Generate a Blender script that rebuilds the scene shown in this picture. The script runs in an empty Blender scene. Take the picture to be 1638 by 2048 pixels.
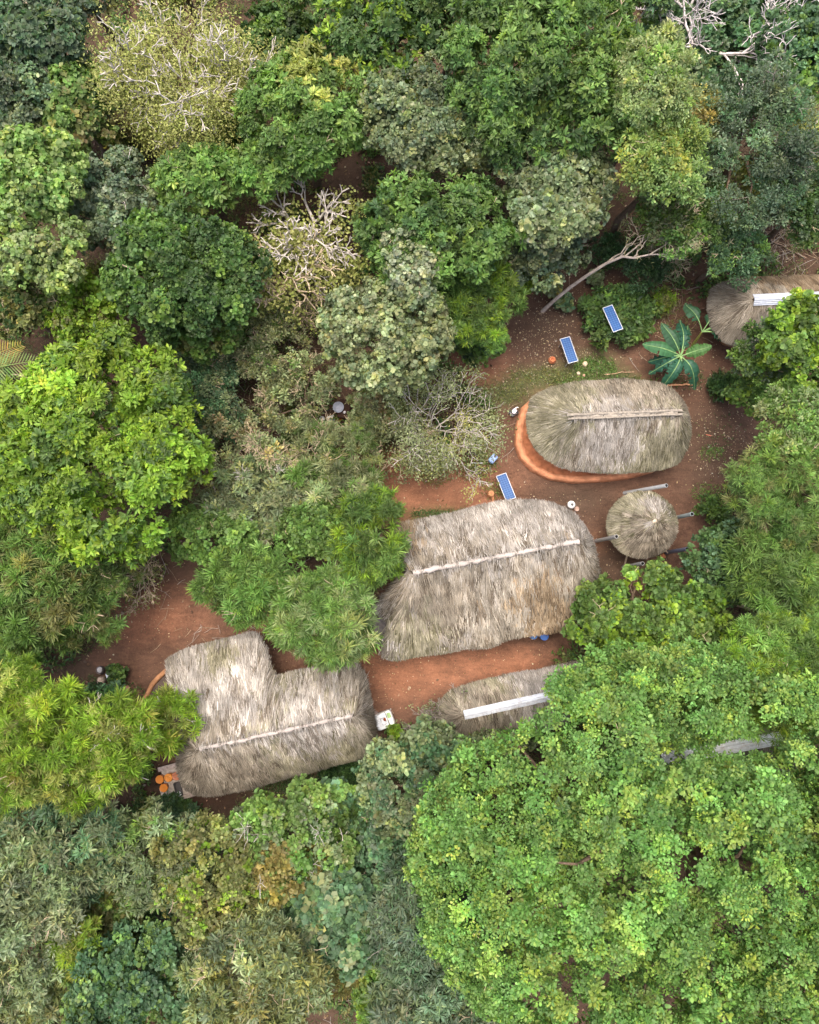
import bpy, math
import numpy as np
from mathutils import Vector

# ------------------------------------------------------------------ camera, sky, sun
scene = bpy.context.scene
H = 40.0                      # drone height above the yard (m)
FPX = 1490.0                  # focal length in photo pixels (photo is 1638 x 2048)
TILT = math.radians(4.5)
cam_data = bpy.data.cameras.new('camera')
cam = bpy.data.objects.new('camera', cam_data)
scene.collection.objects.link(cam)
cam.location = (0, 0, H)
cam.rotation_euler = (TILT, 0, 0)
cam_data.sensor_fit = 'VERTICAL'
cam_data.sensor_height = 24.0
cam_data.lens = 24.0 * FPX / 2048.0
cam_data.clip_start = 0.5
cam_data.clip_end = 2000
scene.camera = cam

SUN_EL, SUN_AZ = math.radians(77), math.radians(-25)     # azimuth from +Y (image up), + = towards +X
world = bpy.data.worlds.new('World')
scene.world = world
world.use_nodes = True
wn = world.node_tree
sky = wn.nodes.new('ShaderNodeTexSky')
sky.sky_type = 'NISHITA'
sky.sun_disc = False
sky.sun_elevation = SUN_EL
sky.sun_rotation = SUN_AZ
sky.air_density = 0.7
sky.dust_density = 6.0
sky.ozone_density = 0.6
wn.links.new(sky.outputs[0], wn.nodes['Background'].inputs[0])
wn.nodes['Background'].inputs[1].default_value = 0.15
sun_data = bpy.data.lights.new('sun', 'SUN')
sun_data.energy = 0.9
sun_data.angle = math.radians(40)
sun_data.color = (1.0, 0.95, 0.87)
sun = bpy.data.objects.new('sun', sun_data)
scene.collection.objects.link(sun)
sd = Vector((math.sin(SUN_AZ) * math.cos(SUN_EL), math.cos(SUN_AZ) * math.cos(SUN_EL), math.sin(SUN_EL)))
sun.rotation_euler = sd.to_track_quat('Z', 'Y').to_euler()
scene.view_settings.view_transform = 'Standard'
scene.view_settings.look = 'None'
scene.view_settings.exposure = 1.82
scene.view_settings.gamma = 1.0
scene.cycles.max_bounces = 10
scene.cycles.diffuse_bounces = 7
scene.cycles.transmission_bounces = 6

COL = scene.collection
PI = math.pi

# ------------------------------------------------------------------ helpers
_ca, _sa = math.cos(TILT), math.sin(TILT)


def P(px, py, z=0.0):
    """photo pixel -> world point at height z"""
    x = px - 819.0
    y = -(py - 1024.0)
    d = np.array([x, _sa * FPX + y * _ca, -_ca * FPX + y * _sa])
    t = (z - H) / d[2]
    return np.array([0, 0, H]) + d * t


def mpp(z=0.0):
    return (H - z) / FPX


def nrm(v):
    v = np.asarray(v, float)
    return v / np.maximum(np.linalg.norm(v, axis=-1, keepdims=True), 1e-9)


def perp(a):
    a = nrm(a)
    ref = np.where(np.abs(a[..., 2:3]) < 0.9, np.array([0, 0, 1.0]), np.array([1.0, 0, 0]))
    e1 = nrm(np.cross(ref, a))
    return e1, np.cross(a, e1)


class MB:
    def __init__(self):
        self.v, self.f, self.k, self.c, self.n = [], [], [], [], 0

    def add(self, V, F, col=None):
        V = np.asarray(V, float).reshape(-1, 3)
        F = np.asarray(F, np.int64)
        self.v.append(V)
        self.f.append((F + self.n).ravel())
        self.k.append(np.full(len(F), F.shape[1], np.int64))
        if col is None:
            col = (0.5, 0.5, 0.5)
        col = np.asarray(col, float)
        if col.ndim == 1:
            col = np.tile(col, (len(F), 1))
        self.c.append(col)
        self.n += len(V)
        return self

    def face(self, V, col=None):
        return self.add(V, [list(range(len(V)))], col)


def obj(name, mb, mat, parent=None, smooth=False, off=None, kind=None):
    me = bpy.data.meshes.new(name)
    V = np.concatenate(mb.v)
    if off is not None:
        V = V - np.asarray(off)
    F = np.concatenate(mb.f)
    K = np.concatenate(mb.k)
    me.vertices.add(len(V))
    me.vertices.foreach_set('co', V.astype(np.float32).ravel())
    me.loops.add(len(F))
    me.loops.foreach_set('vertex_index', F.astype(np.int32))
    me.polygons.add(len(K))
    st = np.concatenate([[0], np.cumsum(K)[:-1]]).astype(np.int32)
    me.polygons.foreach_set('loop_start', st)
    if smooth:
        me.polygons.foreach_set('use_smooth', np.ones(len(K), bool))
    me.update(calc_edges=True)
    me.validate()
    a = me.attributes.new('tint', 'FLOAT_VECTOR', 'FACE')
    a.data.foreach_set('vector', np.concatenate(mb.c).astype(np.float32).ravel())
    me.materials.append(mat)
    o = bpy.data.objects.new(name, me)
    COL.objects.link(o)
    if parent is not None:
        o.parent = parent
    if kind:
        o['kind'] = kind
    return o


def tag(o, label, cat, group=None, kind=None):
    o['label'] = label
    o['category'] = cat
    if group:
        o['group'] = group
    if kind:
        o['kind'] = kind
    return o


def thing(name, label, cat, loc=(0, 0, 0), rz=0.0, group=None):
    o = bpy.data.objects.new(name, None)
    COL.objects.link(o)
    o.empty_display_size = 0.3
    o.location = [float(c) for c in loc]
    o.rotation_euler = (0, 0, rz)
    return tag(o, label, cat, group)


def tube(mb, pts, rad, seg=6, col=(0.5, 0.5, 0.5), cap=True):
    pts = np.asarray(pts, float)
    n = len(pts)
    rad = np.broadcast_to(np.asarray(rad, float), (n,))
    tan = nrm(np.gradient(pts, axis=0))
    mean = nrm(pts[-1] - pts[0])
    ref = np.array([0, 0, 1.0]) if abs(mean[2]) < 0.9 else np.array([1.0, 0, 0])
    e1 = nrm(np.cross(np.tile(ref, (n, 1)), tan))
    e2 = np.cross(tan, e1)
    th = np.arange(seg) * 2 * PI / seg
    V = pts[:, None, :] + rad[:, None, None] * (np.cos(th)[None, :, None] * e1[:, None, :] + np.sin(th)[None, :, None] * e2[:, None, :])
    i = np.arange(n - 1)[:, None] * seg
    j = np.arange(seg)[None, :]
    j2 = (j + 1) % seg
    F = np.stack([i + j, i + j2, i + seg + j2, i + seg + j], -1).reshape(-1, 4)
    mb.add(V.reshape(-1, 3), F, col)
    if cap:
        mb.add(V[-1], [list(range(seg))], col)
        mb.add(V[0][::-1], [list(range(seg))], col)
    return mb


def loft(mb, rings, col=(0.5, 0.5, 0.5), closed_top=True, closed_bottom=True):
    rings = [np.asarray(r, float) for r in rings]
    s = len(rings[0])
    V = np.concatenate(rings)
    i = np.arange(len(rings) - 1)[:, None] * s
    j = np.arange(s)[None, :]
    j2 = (j + 1) % s
    F = np.stack([i + j, i + j2, i + s + j2, i + s + j], -1).reshape(-1, 4)
    mb.add(V, F, col)
    if closed_top:
        mb.add(rings[-1], [list(range(s))], col)
    if closed_bottom:
        mb.add(rings[0][::-1], [list(range(s))], col)
    return mb


def circ(r, z, seg=20, c=(0, 0), jit=0.0, rng=None):
    th = np.arange(seg) * 2 * PI / seg
    rr = r * (1 + (rng.normal(0, jit, seg) if jit else 0))
    return np.stack([c[0] + rr * np.cos(th), c[1] + rr * np.sin(th), np.full(seg, z)], -1)


def lathe(mb, prof, seg=20, col=(0.5, 0.5, 0.5), c=(0, 0), top=True, bottom=True):
    return loft(mb, [circ(max(r, 1e-3), z, seg, c) for r, z in prof], col, top, bottom)


def rrect(w, d, r, z, n=5, c=(0, 0)):
    pts = []
    for sx, sy, a0 in ((1, 1, 0), (-1, 1, PI / 2), (-1, -1, PI), (1, -1, 1.5 * PI)):
        for k in range(n):
            a = a0 + k / (n - 1) * PI / 2
            pts.append((c[0] + sx * (w / 2 - r) + r * math.cos(a), c[1] + sy * (d / 2 - r) + r * math.sin(a), z))
    return np.array(pts)


def rbox(mb, w, d, z0, z1, r=0.03, b=0.015, c=(0, 0), col=(0.5, 0.5, 0.5)):
    return loft(mb, [rrect(w - 2 * b, d - 2 * b, max(r - b, 0.002), z0, 4, c), rrect(w, d, r, z0 + b, 4, c),
                     rrect(w, d, r, z1 - b, 4, c), rrect(w - 2 * b, d - 2 * b, max(r - b, 0.002), z1, 4, c)], col)


# ------------------------------------------------------------------ materials
def new_mat(name):
    m = bpy.data.materials.new(name)
    m.use_nodes = True
    nt = m.node_tree
    return m, nt, nt.nodes['Principled BSDF']


def tinted(name, rough=0.7, spec=0.3, noise=0.0, scale=8.0, bump=0.0, translucent=0.0, metal=0.0):
    """material whose colour is the piece's own colour (leaf, straw, bark), varied by noise"""
    m, nt, b = new_mat(name)
    at = nt.nodes.new('ShaderNodeAttribute')
    at.attribute_name = 'tint'
    src = at.outputs['Color']
    if noise:
        tc = nt.nodes.new('ShaderNodeTexCoord')
        nz = nt.nodes.new('ShaderNodeTexNoise')
        nz.inputs['Scale'].default_value = scale
        nz.inputs['Detail'].default_value = 5
        nt.links.new(tc.outputs['Object'], nz.inputs['Vector'])
        mr = nt.nodes.new('ShaderNodeMapRange')
        mr.inputs[1].default_value = 0.3
        mr.inputs[2].default_value = 0.7
        mr.inputs[3].default_value = 1 - noise
        mr.inputs[4].default_value = 1 + noise
        nt.links.new(nz.outputs['Fac'], mr.inputs[0])
        mx = nt.nodes.new('ShaderNodeVectorMath')
        mx.operation = 'SCALE'
        nt.links.new(src, mx.inputs[0])
        nt.links.new(mr.outputs[0], mx.inputs['Scale'])
        src = mx.outputs[0]
        if bump:
            bp = nt.nodes.new('ShaderNodeBump')
            bp.inputs['Strength'].default_value = bump
            bp.inputs['Distance'].default_value = 0.03
            nt.links.new(nz.outputs['Fac'], bp.inputs['Height'])
            nt.links.new(bp.outputs[0], b.inputs['Normal'])
    nt.links.new(src, b.inputs['Base Color'])
    b.inputs['Roughness'].default_value = rough
    b.inputs['Specular IOR Level'].default_value = spec
    b.inputs['Metallic'].default_value = metal
    if translucent:
        tr = nt.nodes.new('ShaderNodeBsdfTranslucent')
        sc = nt.nodes.new('ShaderNodeVectorMath')
        sc.operation = 'MULTIPLY'
        sc.inputs[1].default_value = (1.25, 1.3, 0.7)
        nt.links.new(src, sc.inputs[0])
        nt.links.new(sc.outputs[0], tr.inputs['Color'])
        mix = nt.nodes.new('ShaderNodeMixShader')
        mix.inputs[0].default_value = translucent
        nt.links.new(b.outputs[0], mix.inputs[1])
        nt.links.new(tr.outputs[0], mix.inputs[2])
        nt.links.new(mix.outputs[0], nt.nodes['Material Output'].inputs[0])
    return m


M_LEAF = tinted('leaf', rough=0.55, spec=0.35, translucent=0.48)
M_BARK = tinted('bark', rough=0.9, spec=0.1, noise=0.3, scale=6, bump=0.5)
M_THATCH = tinted('thatch', rough=0.9, spec=0.1, noise=0.2, scale=1.3)
M_MUD = tinted('mud', rough=0.95, spec=0.05, noise=0.3, scale=3.5, bump=0.6)
M_PLASTIC = tinted('plastic', rough=0.4, spec=0.4, noise=0.1, scale=5)
M_METAL = tinted('metal', rough=0.5, spec=0.5, noise=0.15, scale=7)
M_CLAY = tinted('clay', rough=0.85, spec=0.15, noise=0.2, scale=12, bump=0.2)
M_WOOD = tinted('wood', rough=0.85, spec=0.1, noise=0.3, scale=9, bump=0.3)
M_STRAWBED = tinted('straw_bed', rough=1.0, spec=0.05, noise=0.35, scale=9, bump=0.6)


def cell_mat():
    m, nt, b = new_mat('solar_cell')
    tc = nt.nodes.new('ShaderNodeTexCoord')
    br = nt.nodes.new('ShaderNodeTexBrick')
    br.offset = 0.0
    br.inputs['Color1'].default_value = (0.010, 0.045, 0.145, 1)
    br.inputs['Color2'].default_value = (0.012, 0.055, 0.17, 1)
    br.inputs['Mortar'].default_value = (0.07, 0.15, 0.30, 1)
    br.inputs['Scale'].default_value = 1.0
    br.inputs['Mortar Size'].default_value = 0.006
    br.inputs['Brick Width'].default_value = 0.13
    br.inputs['Row Height'].default_value = 0.115
    nt.links.new(tc.outputs['Object'], br.inputs['Vector'])
    nt.links.new(br.outputs['Color'], b.inputs['Base Color'])
    b.inputs['Roughness'].default_value = 0.45
    b.inputs['Specular IOR Level'].default_value = 0.2
    return m


M_CELL = cell_mat()


# ------------------------------------------------------------------ ground
def blob(px, py, X, Y, rx, ry=None):
    c = P(px, py)
    rx = rx * mpp()
    ry = rx if ry is None else ry * mpp()
    d = ((X - c[0]) / rx) ** 2 + ((Y - c[1]) / ry) ** 2
    return np.exp(-d * 1.2)


CLEAR = [(985, 590), (1090, 545), (1220, 470), (1330, 560), (1420, 600), (1500, 690), (1470, 760), (1540, 850), (1470, 930),
         (1430, 1060), (1410, 1200), (1200, 1180), (1150, 1290), (1080, 1340), (870, 1440), (760, 1470), (745, 1520),
         (400, 1620), (330, 1600), (310, 1420), (170, 1320), (330, 1130), (370, 1060), (395, 960), (430, 1100), (600, 1180), (760, 1040), (730, 900),
         (960, 960), (980, 800), (890, 730)]
CLEAR_W = np.array([P(*p)[:2] for p in CLEAR])


def inside(poly, X, Y):
    r = np.zeros(X.shape, bool)
    n = len(poly)
    for i in range(n):
        x0, y0 = poly[i]
        x1, y1 = poly[(i + 1) % n]
        c = ((y0 > Y) != (y1 > Y)) & (X < (x1 - x0) * (Y - y0) / (y1 - y0 + 1e-12) + x0)
        r ^= c
    return r


def vnoise(X, Y, s, seed):
    """smooth value noise"""
    r = np.random.default_rng(seed).random((128, 128))
    x, y = X / s + 50.3, Y / s + 50.7
    i, j = np.floor(x).astype(int), np.floor(y).astype(int)
    fx, fy = x - i, y - j
    fx, fy = fx * fx * (3 - 2 * fx), fy * fy * (3 - 2 * fy)
    g = lambda a, b: r[a % 128, b % 128]
    return (g(i, j) * (1 - fx) + g(i + 1, j) * fx) * (1 - fy) + (g(i, j + 1) * (1 - fx) + g(i + 1, j + 1) * fx) * fy


def ground():
    n = 300
    xs = np.concatenate([[-400, -150, -60], np.linspace(-34, 34, n), [60, 150, 400]])
    ys = np.concatenate([[-400, -150, -60], np.linspace(-38, 38, n), [60, 150, 400]])
    X, Y = np.meshgrid(xs, ys)
    Z = (vnoise(X, Y, 1.6, 3) - 0.5) * 0.06 + (vnoise(X, Y, 0.5, 4) - 0.5) * 0.035 - 0.03
    V = np.stack([X, Y, Z], -1).reshape(-1, 3)
    w, h = len(xs), len(ys)
    i = np.arange(h - 1)[:, None] * w
    j = np.arange(w - 1)[None, :]
    F = np.stack([i + j, i + j + 1, i + w + j + 1, i + w + j], -1).reshape(-1, 4)
    mb = MB()
    mb.add(V, F)
    m, nt, b = new_mat('soil')
    o = obj('ground', mb, m, smooth=True, kind='structure')
    o['label'] = 'red brown bare soil of the yard and forest floor'
    # soil kinds of the place: x = bright laterite, y = dark damp earth, z = mossy
    org = sum(blob(*a[:2], X, Y, *a[2:]) for a in ((880, 960, 150, 60), (830, 1010, 140, 45), (800, 1350, 120, 60), (1000, 1330, 120, 40), (640, 1180, 70, 40),
                                                   (960, 740, 70, 60), (300, 1230, 110, 60), (560, 1240, 80, 30), (1195, 1090, 25, 25), (750, 900, 60, 60)))
    drk = sum(blob(*a[:2], X, Y, *a[2:]) for a in ((1100, 660, 120, 80), (1440, 900, 120, 120), (1150, 1000, 110, 50), (1220, 1130, 110, 70), (1200, 530, 130, 60), (1550, 520, 100, 60), (600, 1590, 200, 40), (370, 1070, 70, 90), (360, 1400, 60, 60)))
    mos = sum(blob(*a[:2], X, Y, *a[2:]) for a in ((1190, 735, 60, 40), (1090, 755, 90, 30), (1010, 790, 60, 30), (880, 1030, 80, 18), (640, 1570, 160, 30), (1240, 760, 50, 20), ))
    out = (~inside(CLEAR_W, X, Y)).astype(float)
    drk = np.maximum(drk, out * 0.9 * (1 - np.clip(org, 0, 1)))
    at = o.data.attributes.new('soil', 'FLOAT_VECTOR', 'POINT')
    at.data.foreach_set('vector', np.clip(np.stack([org, drk, mos], -1), 0, 1).astype(np.float32).ravel())
    A = nt.nodes.new('ShaderNodeAttribute')
    A.attribute_name = 'soil'
    sep = nt.nodes.new('ShaderNodeSeparateXYZ')
    nt.links.new(A.outputs['Vector'], sep.inputs[0])
    tc = nt.nodes.new('ShaderNodeTexCoord')

    def noise(s, det=6, rough=0.6):
        z = nt.nodes.new('ShaderNodeTexNoise')
        z.inputs['Scale'].default_value = s
        z.inputs['Detail'].default_value = det
        z.inputs['Roughness'].default_value = rough
        nt.links.new(tc.outputs['Object'], z.inputs['Vector'])
        return z.outputs['Fac']

    def mixc(f, a, c2):
        x = nt.nodes.new('ShaderNodeMix')
        x.data_type = 'RGBA'
        if isinstance(f, float):
            x.inputs[0].default_value = f
        else:
            nt.links.new(f, x.inputs[0])
        for k, q in ((6, a), (7, c2)):
            if isinstance(q, tuple):
                x.inputs[k].default_value = q + (1,)
            else:
                nt.links.new(q, x.inputs[k])
        return x.outputs[2]

    def edge(mask, nz, amp=0.9):
        """mask broken up by noise"""
        a = nt.nodes.new('ShaderNodeMath')
        a.operation = 'MULTIPLY_ADD'
        nt.links.new(nz, a.inputs[0])
        a.inputs[1].default_value = amp
        a.inputs[2].default_value = -amp / 2
        s = nt.nodes.new('ShaderNodeMath')
        s.operation = 'ADD'
        s.use_clamp = True
        nt.links.new(a.outputs[0], s.inputs[0])
        nt.links.new(mask, s.inputs[1])
        mu = nt.nodes.new('ShaderNodeMath')
        mu.operation = 'MULTIPLY'
        nt.links.new(s.outputs[0], mu.inputs[0])
        mm = nt.nodes.new('ShaderNodeMapRange')
        mm.inputs[1].default_value = 0.02
        mm.inputs[2].default_value = 0.3
        nt.links.new(mask, mm.inputs[0])
        nt.links.new(mm.outputs[0], mu.inputs[1])
        return mu.outputs[0]

    n1, n2, n3 = noise(0.9), noise(4.0), noise(22.0, 4, 0.7)
    c = mixc(n2, (0.072, 0.040, 0.027), (0.122, 0.067, 0.043))
    c = mixc(edge(sep.outputs[0], n1), c, (0.205, 0.095, 0.054))
    c = mixc(edge(sep.outputs[1], n1), c, (0.058, 0.037, 0.025))
    c = mixc(edge(sep.outputs[2], n2, 1.4), c, (0.06, 0.066, 0.027))
    r = nt.nodes.new('ShaderNodeMapRange')
    r.inputs[1].default_value = 0.3
    r.inputs[2].default_value = 0.7
    r.inputs[3].default_value = 0.5
    r.inputs[4].default_value = 1.55
    n4 = noise(9.0, 8, 0.75)
    av = nt.nodes.new('ShaderNodeMath')
    av.operation = 'MULTIPLY_ADD'
    nt.links.new(n3, av.inputs[0])
    av.inputs[1].default_value = .5
    hf = nt.nodes.new('ShaderNodeMath')
    hf.operation = 'MULTIPLY'
    nt.links.new(n4, hf.inputs[0])
    hf.inputs[1].default_value = .5
    nt.links.new(hf.outputs[0], av.inputs[2])
    nt.links.new(av.outputs[0], r.inputs[0])
    mp = nt.nodes.new('ShaderNodeMapping')
    mp.inputs['Scale'].default_value = (1.0, 2.6, 1)
    mp.inputs['Rotation'].default_value = (0, 0, .5)
    nt.links.new(tc.outputs['Object'], mp.inputs[0])
    sw = nt.nodes.new('ShaderNodeTexNoise')
    sw.inputs['Scale'].default_value = 1.0
    sw.inputs['Detail'].default_value = 5
    sw.inputs['Distortion'].default_value = 1.2
    nt.links.new(mp.outputs[0], sw.inputs['Vector'])
    n0 = noise(.45, 4, .65)
    pm = nt.nodes.new('ShaderNodeMath')
    pm.operation = 'MULTIPLY'
    nt.links.new(sw.outputs['Fac'], pm.inputs[0])
    nt.links.new(n0, pm.inputs[1])
    pr_ = nt.nodes.new('ShaderNodeMapRange')
    pr_.inputs[1].default_value = .13
    pr_.inputs[2].default_value = .38
    pr_.inputs[3].default_value = .76
    pr_.inputs[4].default_value = 1.22
    nt.links.new(pm.outputs[0], pr_.inputs[0])
    s0 = nt.nodes.new('ShaderNodeVectorMath')
    s0.operation = 'SCALE'
    nt.links.new(c, s0.inputs[0])
    nt.links.new(pr_.outputs[0], s0.inputs['Scale'])
    c = s0.outputs[0]
    sc = nt.nodes.new('ShaderNodeVectorMath')
    sc.operation = 'SCALE'
    nt.links.new(c, sc.inputs[0])
    nt.links.new(r.outputs[0], sc.inputs['Scale'])
    nt.links.new(sc.outputs[0], b.inputs['Base Color'])
    b.inputs['Roughness'].default_value = 0.95
    b.inputs['Specular IOR Level'].default_value = 0.1
    bp = nt.nodes.new('ShaderNodeBump')
    bp.inputs['Strength'].default_value = 0.7
    bp.inputs['Distance'].default_value = 0.05
    nt.links.new(n3, bp.inputs['Height'])
    nt.links.new(bp.outputs[0], b.inputs['Normal'])


ground()


# ------------------------------------------------------------------ leaves and litter
def leaves(mb, base, d, n, L, W, cols, fold=0.25, w1=0.85, w2=0.8, droop=0.12):
    """folded leaf blades: two quads each, sharing the midrib"""
    N = len(base)
    L = np.broadcast_to(L, (N,))[:, None]
    W = np.broadcast_to(W, (N,))[:, None] * 0.5
    s = nrm(np.cross(d, n))
    up = n * W * fold
    dr = -n * L * droop
    V = np.stack([base, base + d * L * .32 + s * W * w1 + up, base + d * L * .68 + s * W * w2 + up + dr * .5, base + d * L + dr,
                  base + d * L * .68 - s * W * w2 + up + dr * .5, base + d * L * .32 - s * W * w1 + up], 1)
    i = np.arange(N)[:, None] * 6
    F = np.concatenate([i + np.array([[0, 1, 2, 3]]), i + np.array([[0, 3, 4, 5]])])
    mb.add(V.reshape(-1, 3), F, np.concatenate([cols, cols]))


def jitter(pal, N, rng, v=0.25, h=0.12):
    """leaf-to-leaf colour variety around a species colour"""
    c = np.tile(np.asarray(pal, float), (N, 1)) * np.exp(rng.normal(0, v, (N, 1)))
    return np.clip(c * np.exp(rng.normal(0, h, (N, 3)) * np.array([1, .5, 1])), 0.004, 0.6)


PAL = dict(lime=(.168, .268, .028), limey=(.235, .27, .066), mid=(.100, .172, .040), dark=(.062, .115, .034), deep=(.034, .078, .026),
           grey=(.158, .198, .098), blue=(.104, .148, .086), teal=(.074, .140, .066), olive=(.165, .180, .062), pale=(.215, .275, .115),
           yellow=(.215, .19, .056), fresh=(.132, .225, .054), dry=(.27, .22, .11), silver=(.195, .235, .14), sage=(.20, .23, .112), straw=(.31, .26, .14),
           spring=(.20, .285, .088), gold=(.265, .27, .085), tip=(.175, .262, .054), leafy=(.116, .222, .054))

# style: L, W, n leaves/cluster, cluster size, tilt lo/hi (deg from axis), width profile, spread, colour noise
STY = dict(
    whorl=dict(L=.25, W=.09, n=17, s=.37, lo=35, hi=95, w1=.75, w2=.95, base=.04),
    round=dict(L=.18, W=.16, n=13, s=.32, lo=45, hi=100, w1=.95, w2=1.0, base=.05),
    clump=dict(L=.15, W=.13, n=18, s=.36, lo=20, hi=110, w1=.95, w2=1.0, base=.10),
    ball=dict(L=.15, W=.14, n=20, s=.40, lo=0, hi=100, w1=.95, w2=1.0, base=.17, ball=True),
    fine=dict(L=.13, W=.07, n=30, s=.42, lo=0, hi=110, w1=.8, w2=.9, base=.17),
    feather=dict(L=.33, W=.036, n=44, s=.46, lo=10, hi=105, w1=.9, w2=.8, base=.06),
    long=dict(L=.26, W=.07, n=15, s=.32, lo=25, hi=100, w1=.9, w2=.8, base=.06),
    big=dict(L=.14, W=.085, n=26, s=.48, lo=30, hi=105, w1=.85, w2=.95, base=.17),
)


def foliage(mb, C, R, st, pal, rng, pal2=None, f2=0.25, bough=0.24, dens=1.0, hole=0.05, low=-0.2, lumpy=0.2, patch=None, vary=0.22, gaps=(), inner=.5):
    """crown = boughs spread over a lumpy dome, leaf clusters over each bough"""
    S = dict(STY[st])
    ls = rng.uniform(.85, 1.2)
    S['L'], S['W'] = S['L'] * ls, S['W'] * ls * rng.uniform(.88, 1.12)
    R = np.asarray(R, float)
    Rm = (R[0] + R[1]) / 2
    rb = max(bough * Rm, min(.42, .45 * Rm))
    Nb = int(max(7, 2.6 * (Rm / rb) ** 2))
    k = np.arange(Nb) + .5
    zz = 1 - (1 - low) * k / Nb
    ph = k * 2.39996 + rng.random() * 6
    zz = np.clip(zz + rng.normal(0, .08, Nb), low - .1, 1)
    ph = ph + rng.normal(0, .25, Nb)
    q = np.sqrt(np.maximum(1 - zz * zz, 0.0))
    D = np.stack([q * np.cos(ph), q * np.sin(ph), zz], -1)
    lob = nrm(rng.normal(0, 1, (6, 3)))
    amp = rng.normal(0, lumpy, 6)
    f = 1 + (np.maximum(D @ lob.T, 0) ** 3) @ amp + rng.normal(0, lumpy * .5, Nb)
    keep = rng.random(Nb) > hole
    D, f = D[keep], f[keep]
    B = C + D * (R - rb * np.array([.75, .75, .5])) * f[:, None]
    # inner boughs fill the crown's heart
    Ni = int(len(B) * inner)
    ii = rng.integers(0, len(B), Ni)
    Bi = C + (B[ii] - C) * rng.uniform(.45, .82, (Ni, 1))
    out = nrm(D)
    B = np.concatenate([B, Bi])
    out = np.concatenate([out, out[ii]])
    rbs = rb * rng.uniform(.65, 1.3, len(B))
    btint = np.exp(rng.normal(0, vary, (len(B), 1))) * np.exp(rng.normal(0, .035, (len(B), 3)))
    is2 = np.where(rng.random(len(B)) < f2, rng.uniform(.35, .8, len(B)), f2 * .45)
    if patch is not None:                      # a bough group of other colour (dying / flowering)
        pc, pr, pp = patch
        dpat = (np.linalg.norm((B - pc)[:, :2], axis=1) < pr) & (rng.random(len(B)) < .75)
    else:
        dpat = np.zeros(len(B), bool)
    nc = np.maximum(3, (2 * PI * rbs ** 2 / S['s'] ** 2 * 1.25 * dens)).astype(int)
    bi = np.repeat(np.arange(len(B)), nc)
    Nc = len(bi)
    dv = nrm(rng.normal(0, 1, (Nc, 3)) + out[bi] * .7 + np.array([0, 0, .45]))
    rr = rbs[bi][:, None] * rng.uniform(.55, 1.12, (Nc, 1))
    cp = B[bi] + dv * rr * np.array([1.1, 1.1, .8])
    ax = nrm(dv + np.array([0, 0, .35]))
    if gaps:                                   # openings in the crown
        ok = np.ones(Nc, bool)
        for a, b, r in gaps:
            t = (cp[:, 2] - a[2]) / (b[2] - a[2])
            ok &= np.linalg.norm(cp - (a + (b - a) * t[:, None]), axis=1) > r * rng.uniform(.75, 1.15, Nc)
        bi, dv, cp, ax = bi[ok], dv[ok], cp[ok], ax[ok]
        Nc = len(bi)
    young = rng.random(Nc) < .12
    n = S['n']
    li = np.repeat(np.arange(Nc), n)
    N = len(li)
    e1, e2 = perp(ax)
    th = rng.random(N) * 2 * PI
    ti = np.radians(rng.uniform(S['lo'], S['hi'], N))
    d = ax[li] * np.cos(ti)[:, None] + (e1[li] * np.cos(th)[:, None] + e2[li] * np.sin(th)[:, None]) * np.sin(ti)[:, None]
    nn = nrm(ax[li] - d * np.sum(ax[li] * d, -1, keepdims=True) + rng.normal(0, .25, (N, 3)))
    if S.get('ball'):                          # leaves lie over little balls
        nn = nrm(d + rng.normal(0, .18, (N, 3)))
        u = d.copy()
        d = nrm(np.cross(nn, rng.normal(0, 1, (N, 3))))
    else:
        u = d
    sc = rng.uniform(.55, 1.25, N) * rng.uniform(.7, 1.3, Nc)[li] * rng.uniform(.85, 1.2, len(B))[bi][li]
    base = cp[li] + u * (S['base'] * rng.uniform(.3, 1.2, (N, 1))) + rng.normal(0, .03, (N, 3))
    pal = np.asarray(pal)
    cc = np.tile(pal, (len(B), 1))
    if patch is not None:
        cc[dpat] = patch[2]
    ccl = cc[bi]
    if pal2 is not None:
        k2 = (rng.random(Nc) < is2[bi]) & ~dpat[bi]
        ccl = np.where(k2[:, None], np.asarray(pal2), ccl)
    ccl = ccl * np.exp(rng.normal(0, .13, (Nc, 1)))
    cols = ccl[li] * btint[bi][li]
    cols = cols * np.exp(rng.normal(0, .2, (N, 1))) * np.exp(rng.normal(0, .05, (N, 3)) * np.array([1.2, .4, 1.]))
    yl = young[li][:, None]
    cols = np.where(yl, cols * np.array([1.35, 1.22, .95]), cols)
    leaves(mb, base, d, nn, S['L'] * sc, S['W'] * sc, np.clip(cols, .003, .5), w1=S['w1'], w2=S['w2'])
    return B, rbs


def branch_path(a, b, rng, n=5, wob=0.08, sag=0.0):
    t = np.linspace(0, 1, n)[:, None]
    L = np.linalg.norm(b - a)
    w = rng.normal(0, wob * L, (n, 3)) * np.sin(PI * t)
    return a + (b - a) * t + w - np.array([0, 0, 1]) * sag * L * t * (1 - t)


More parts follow.
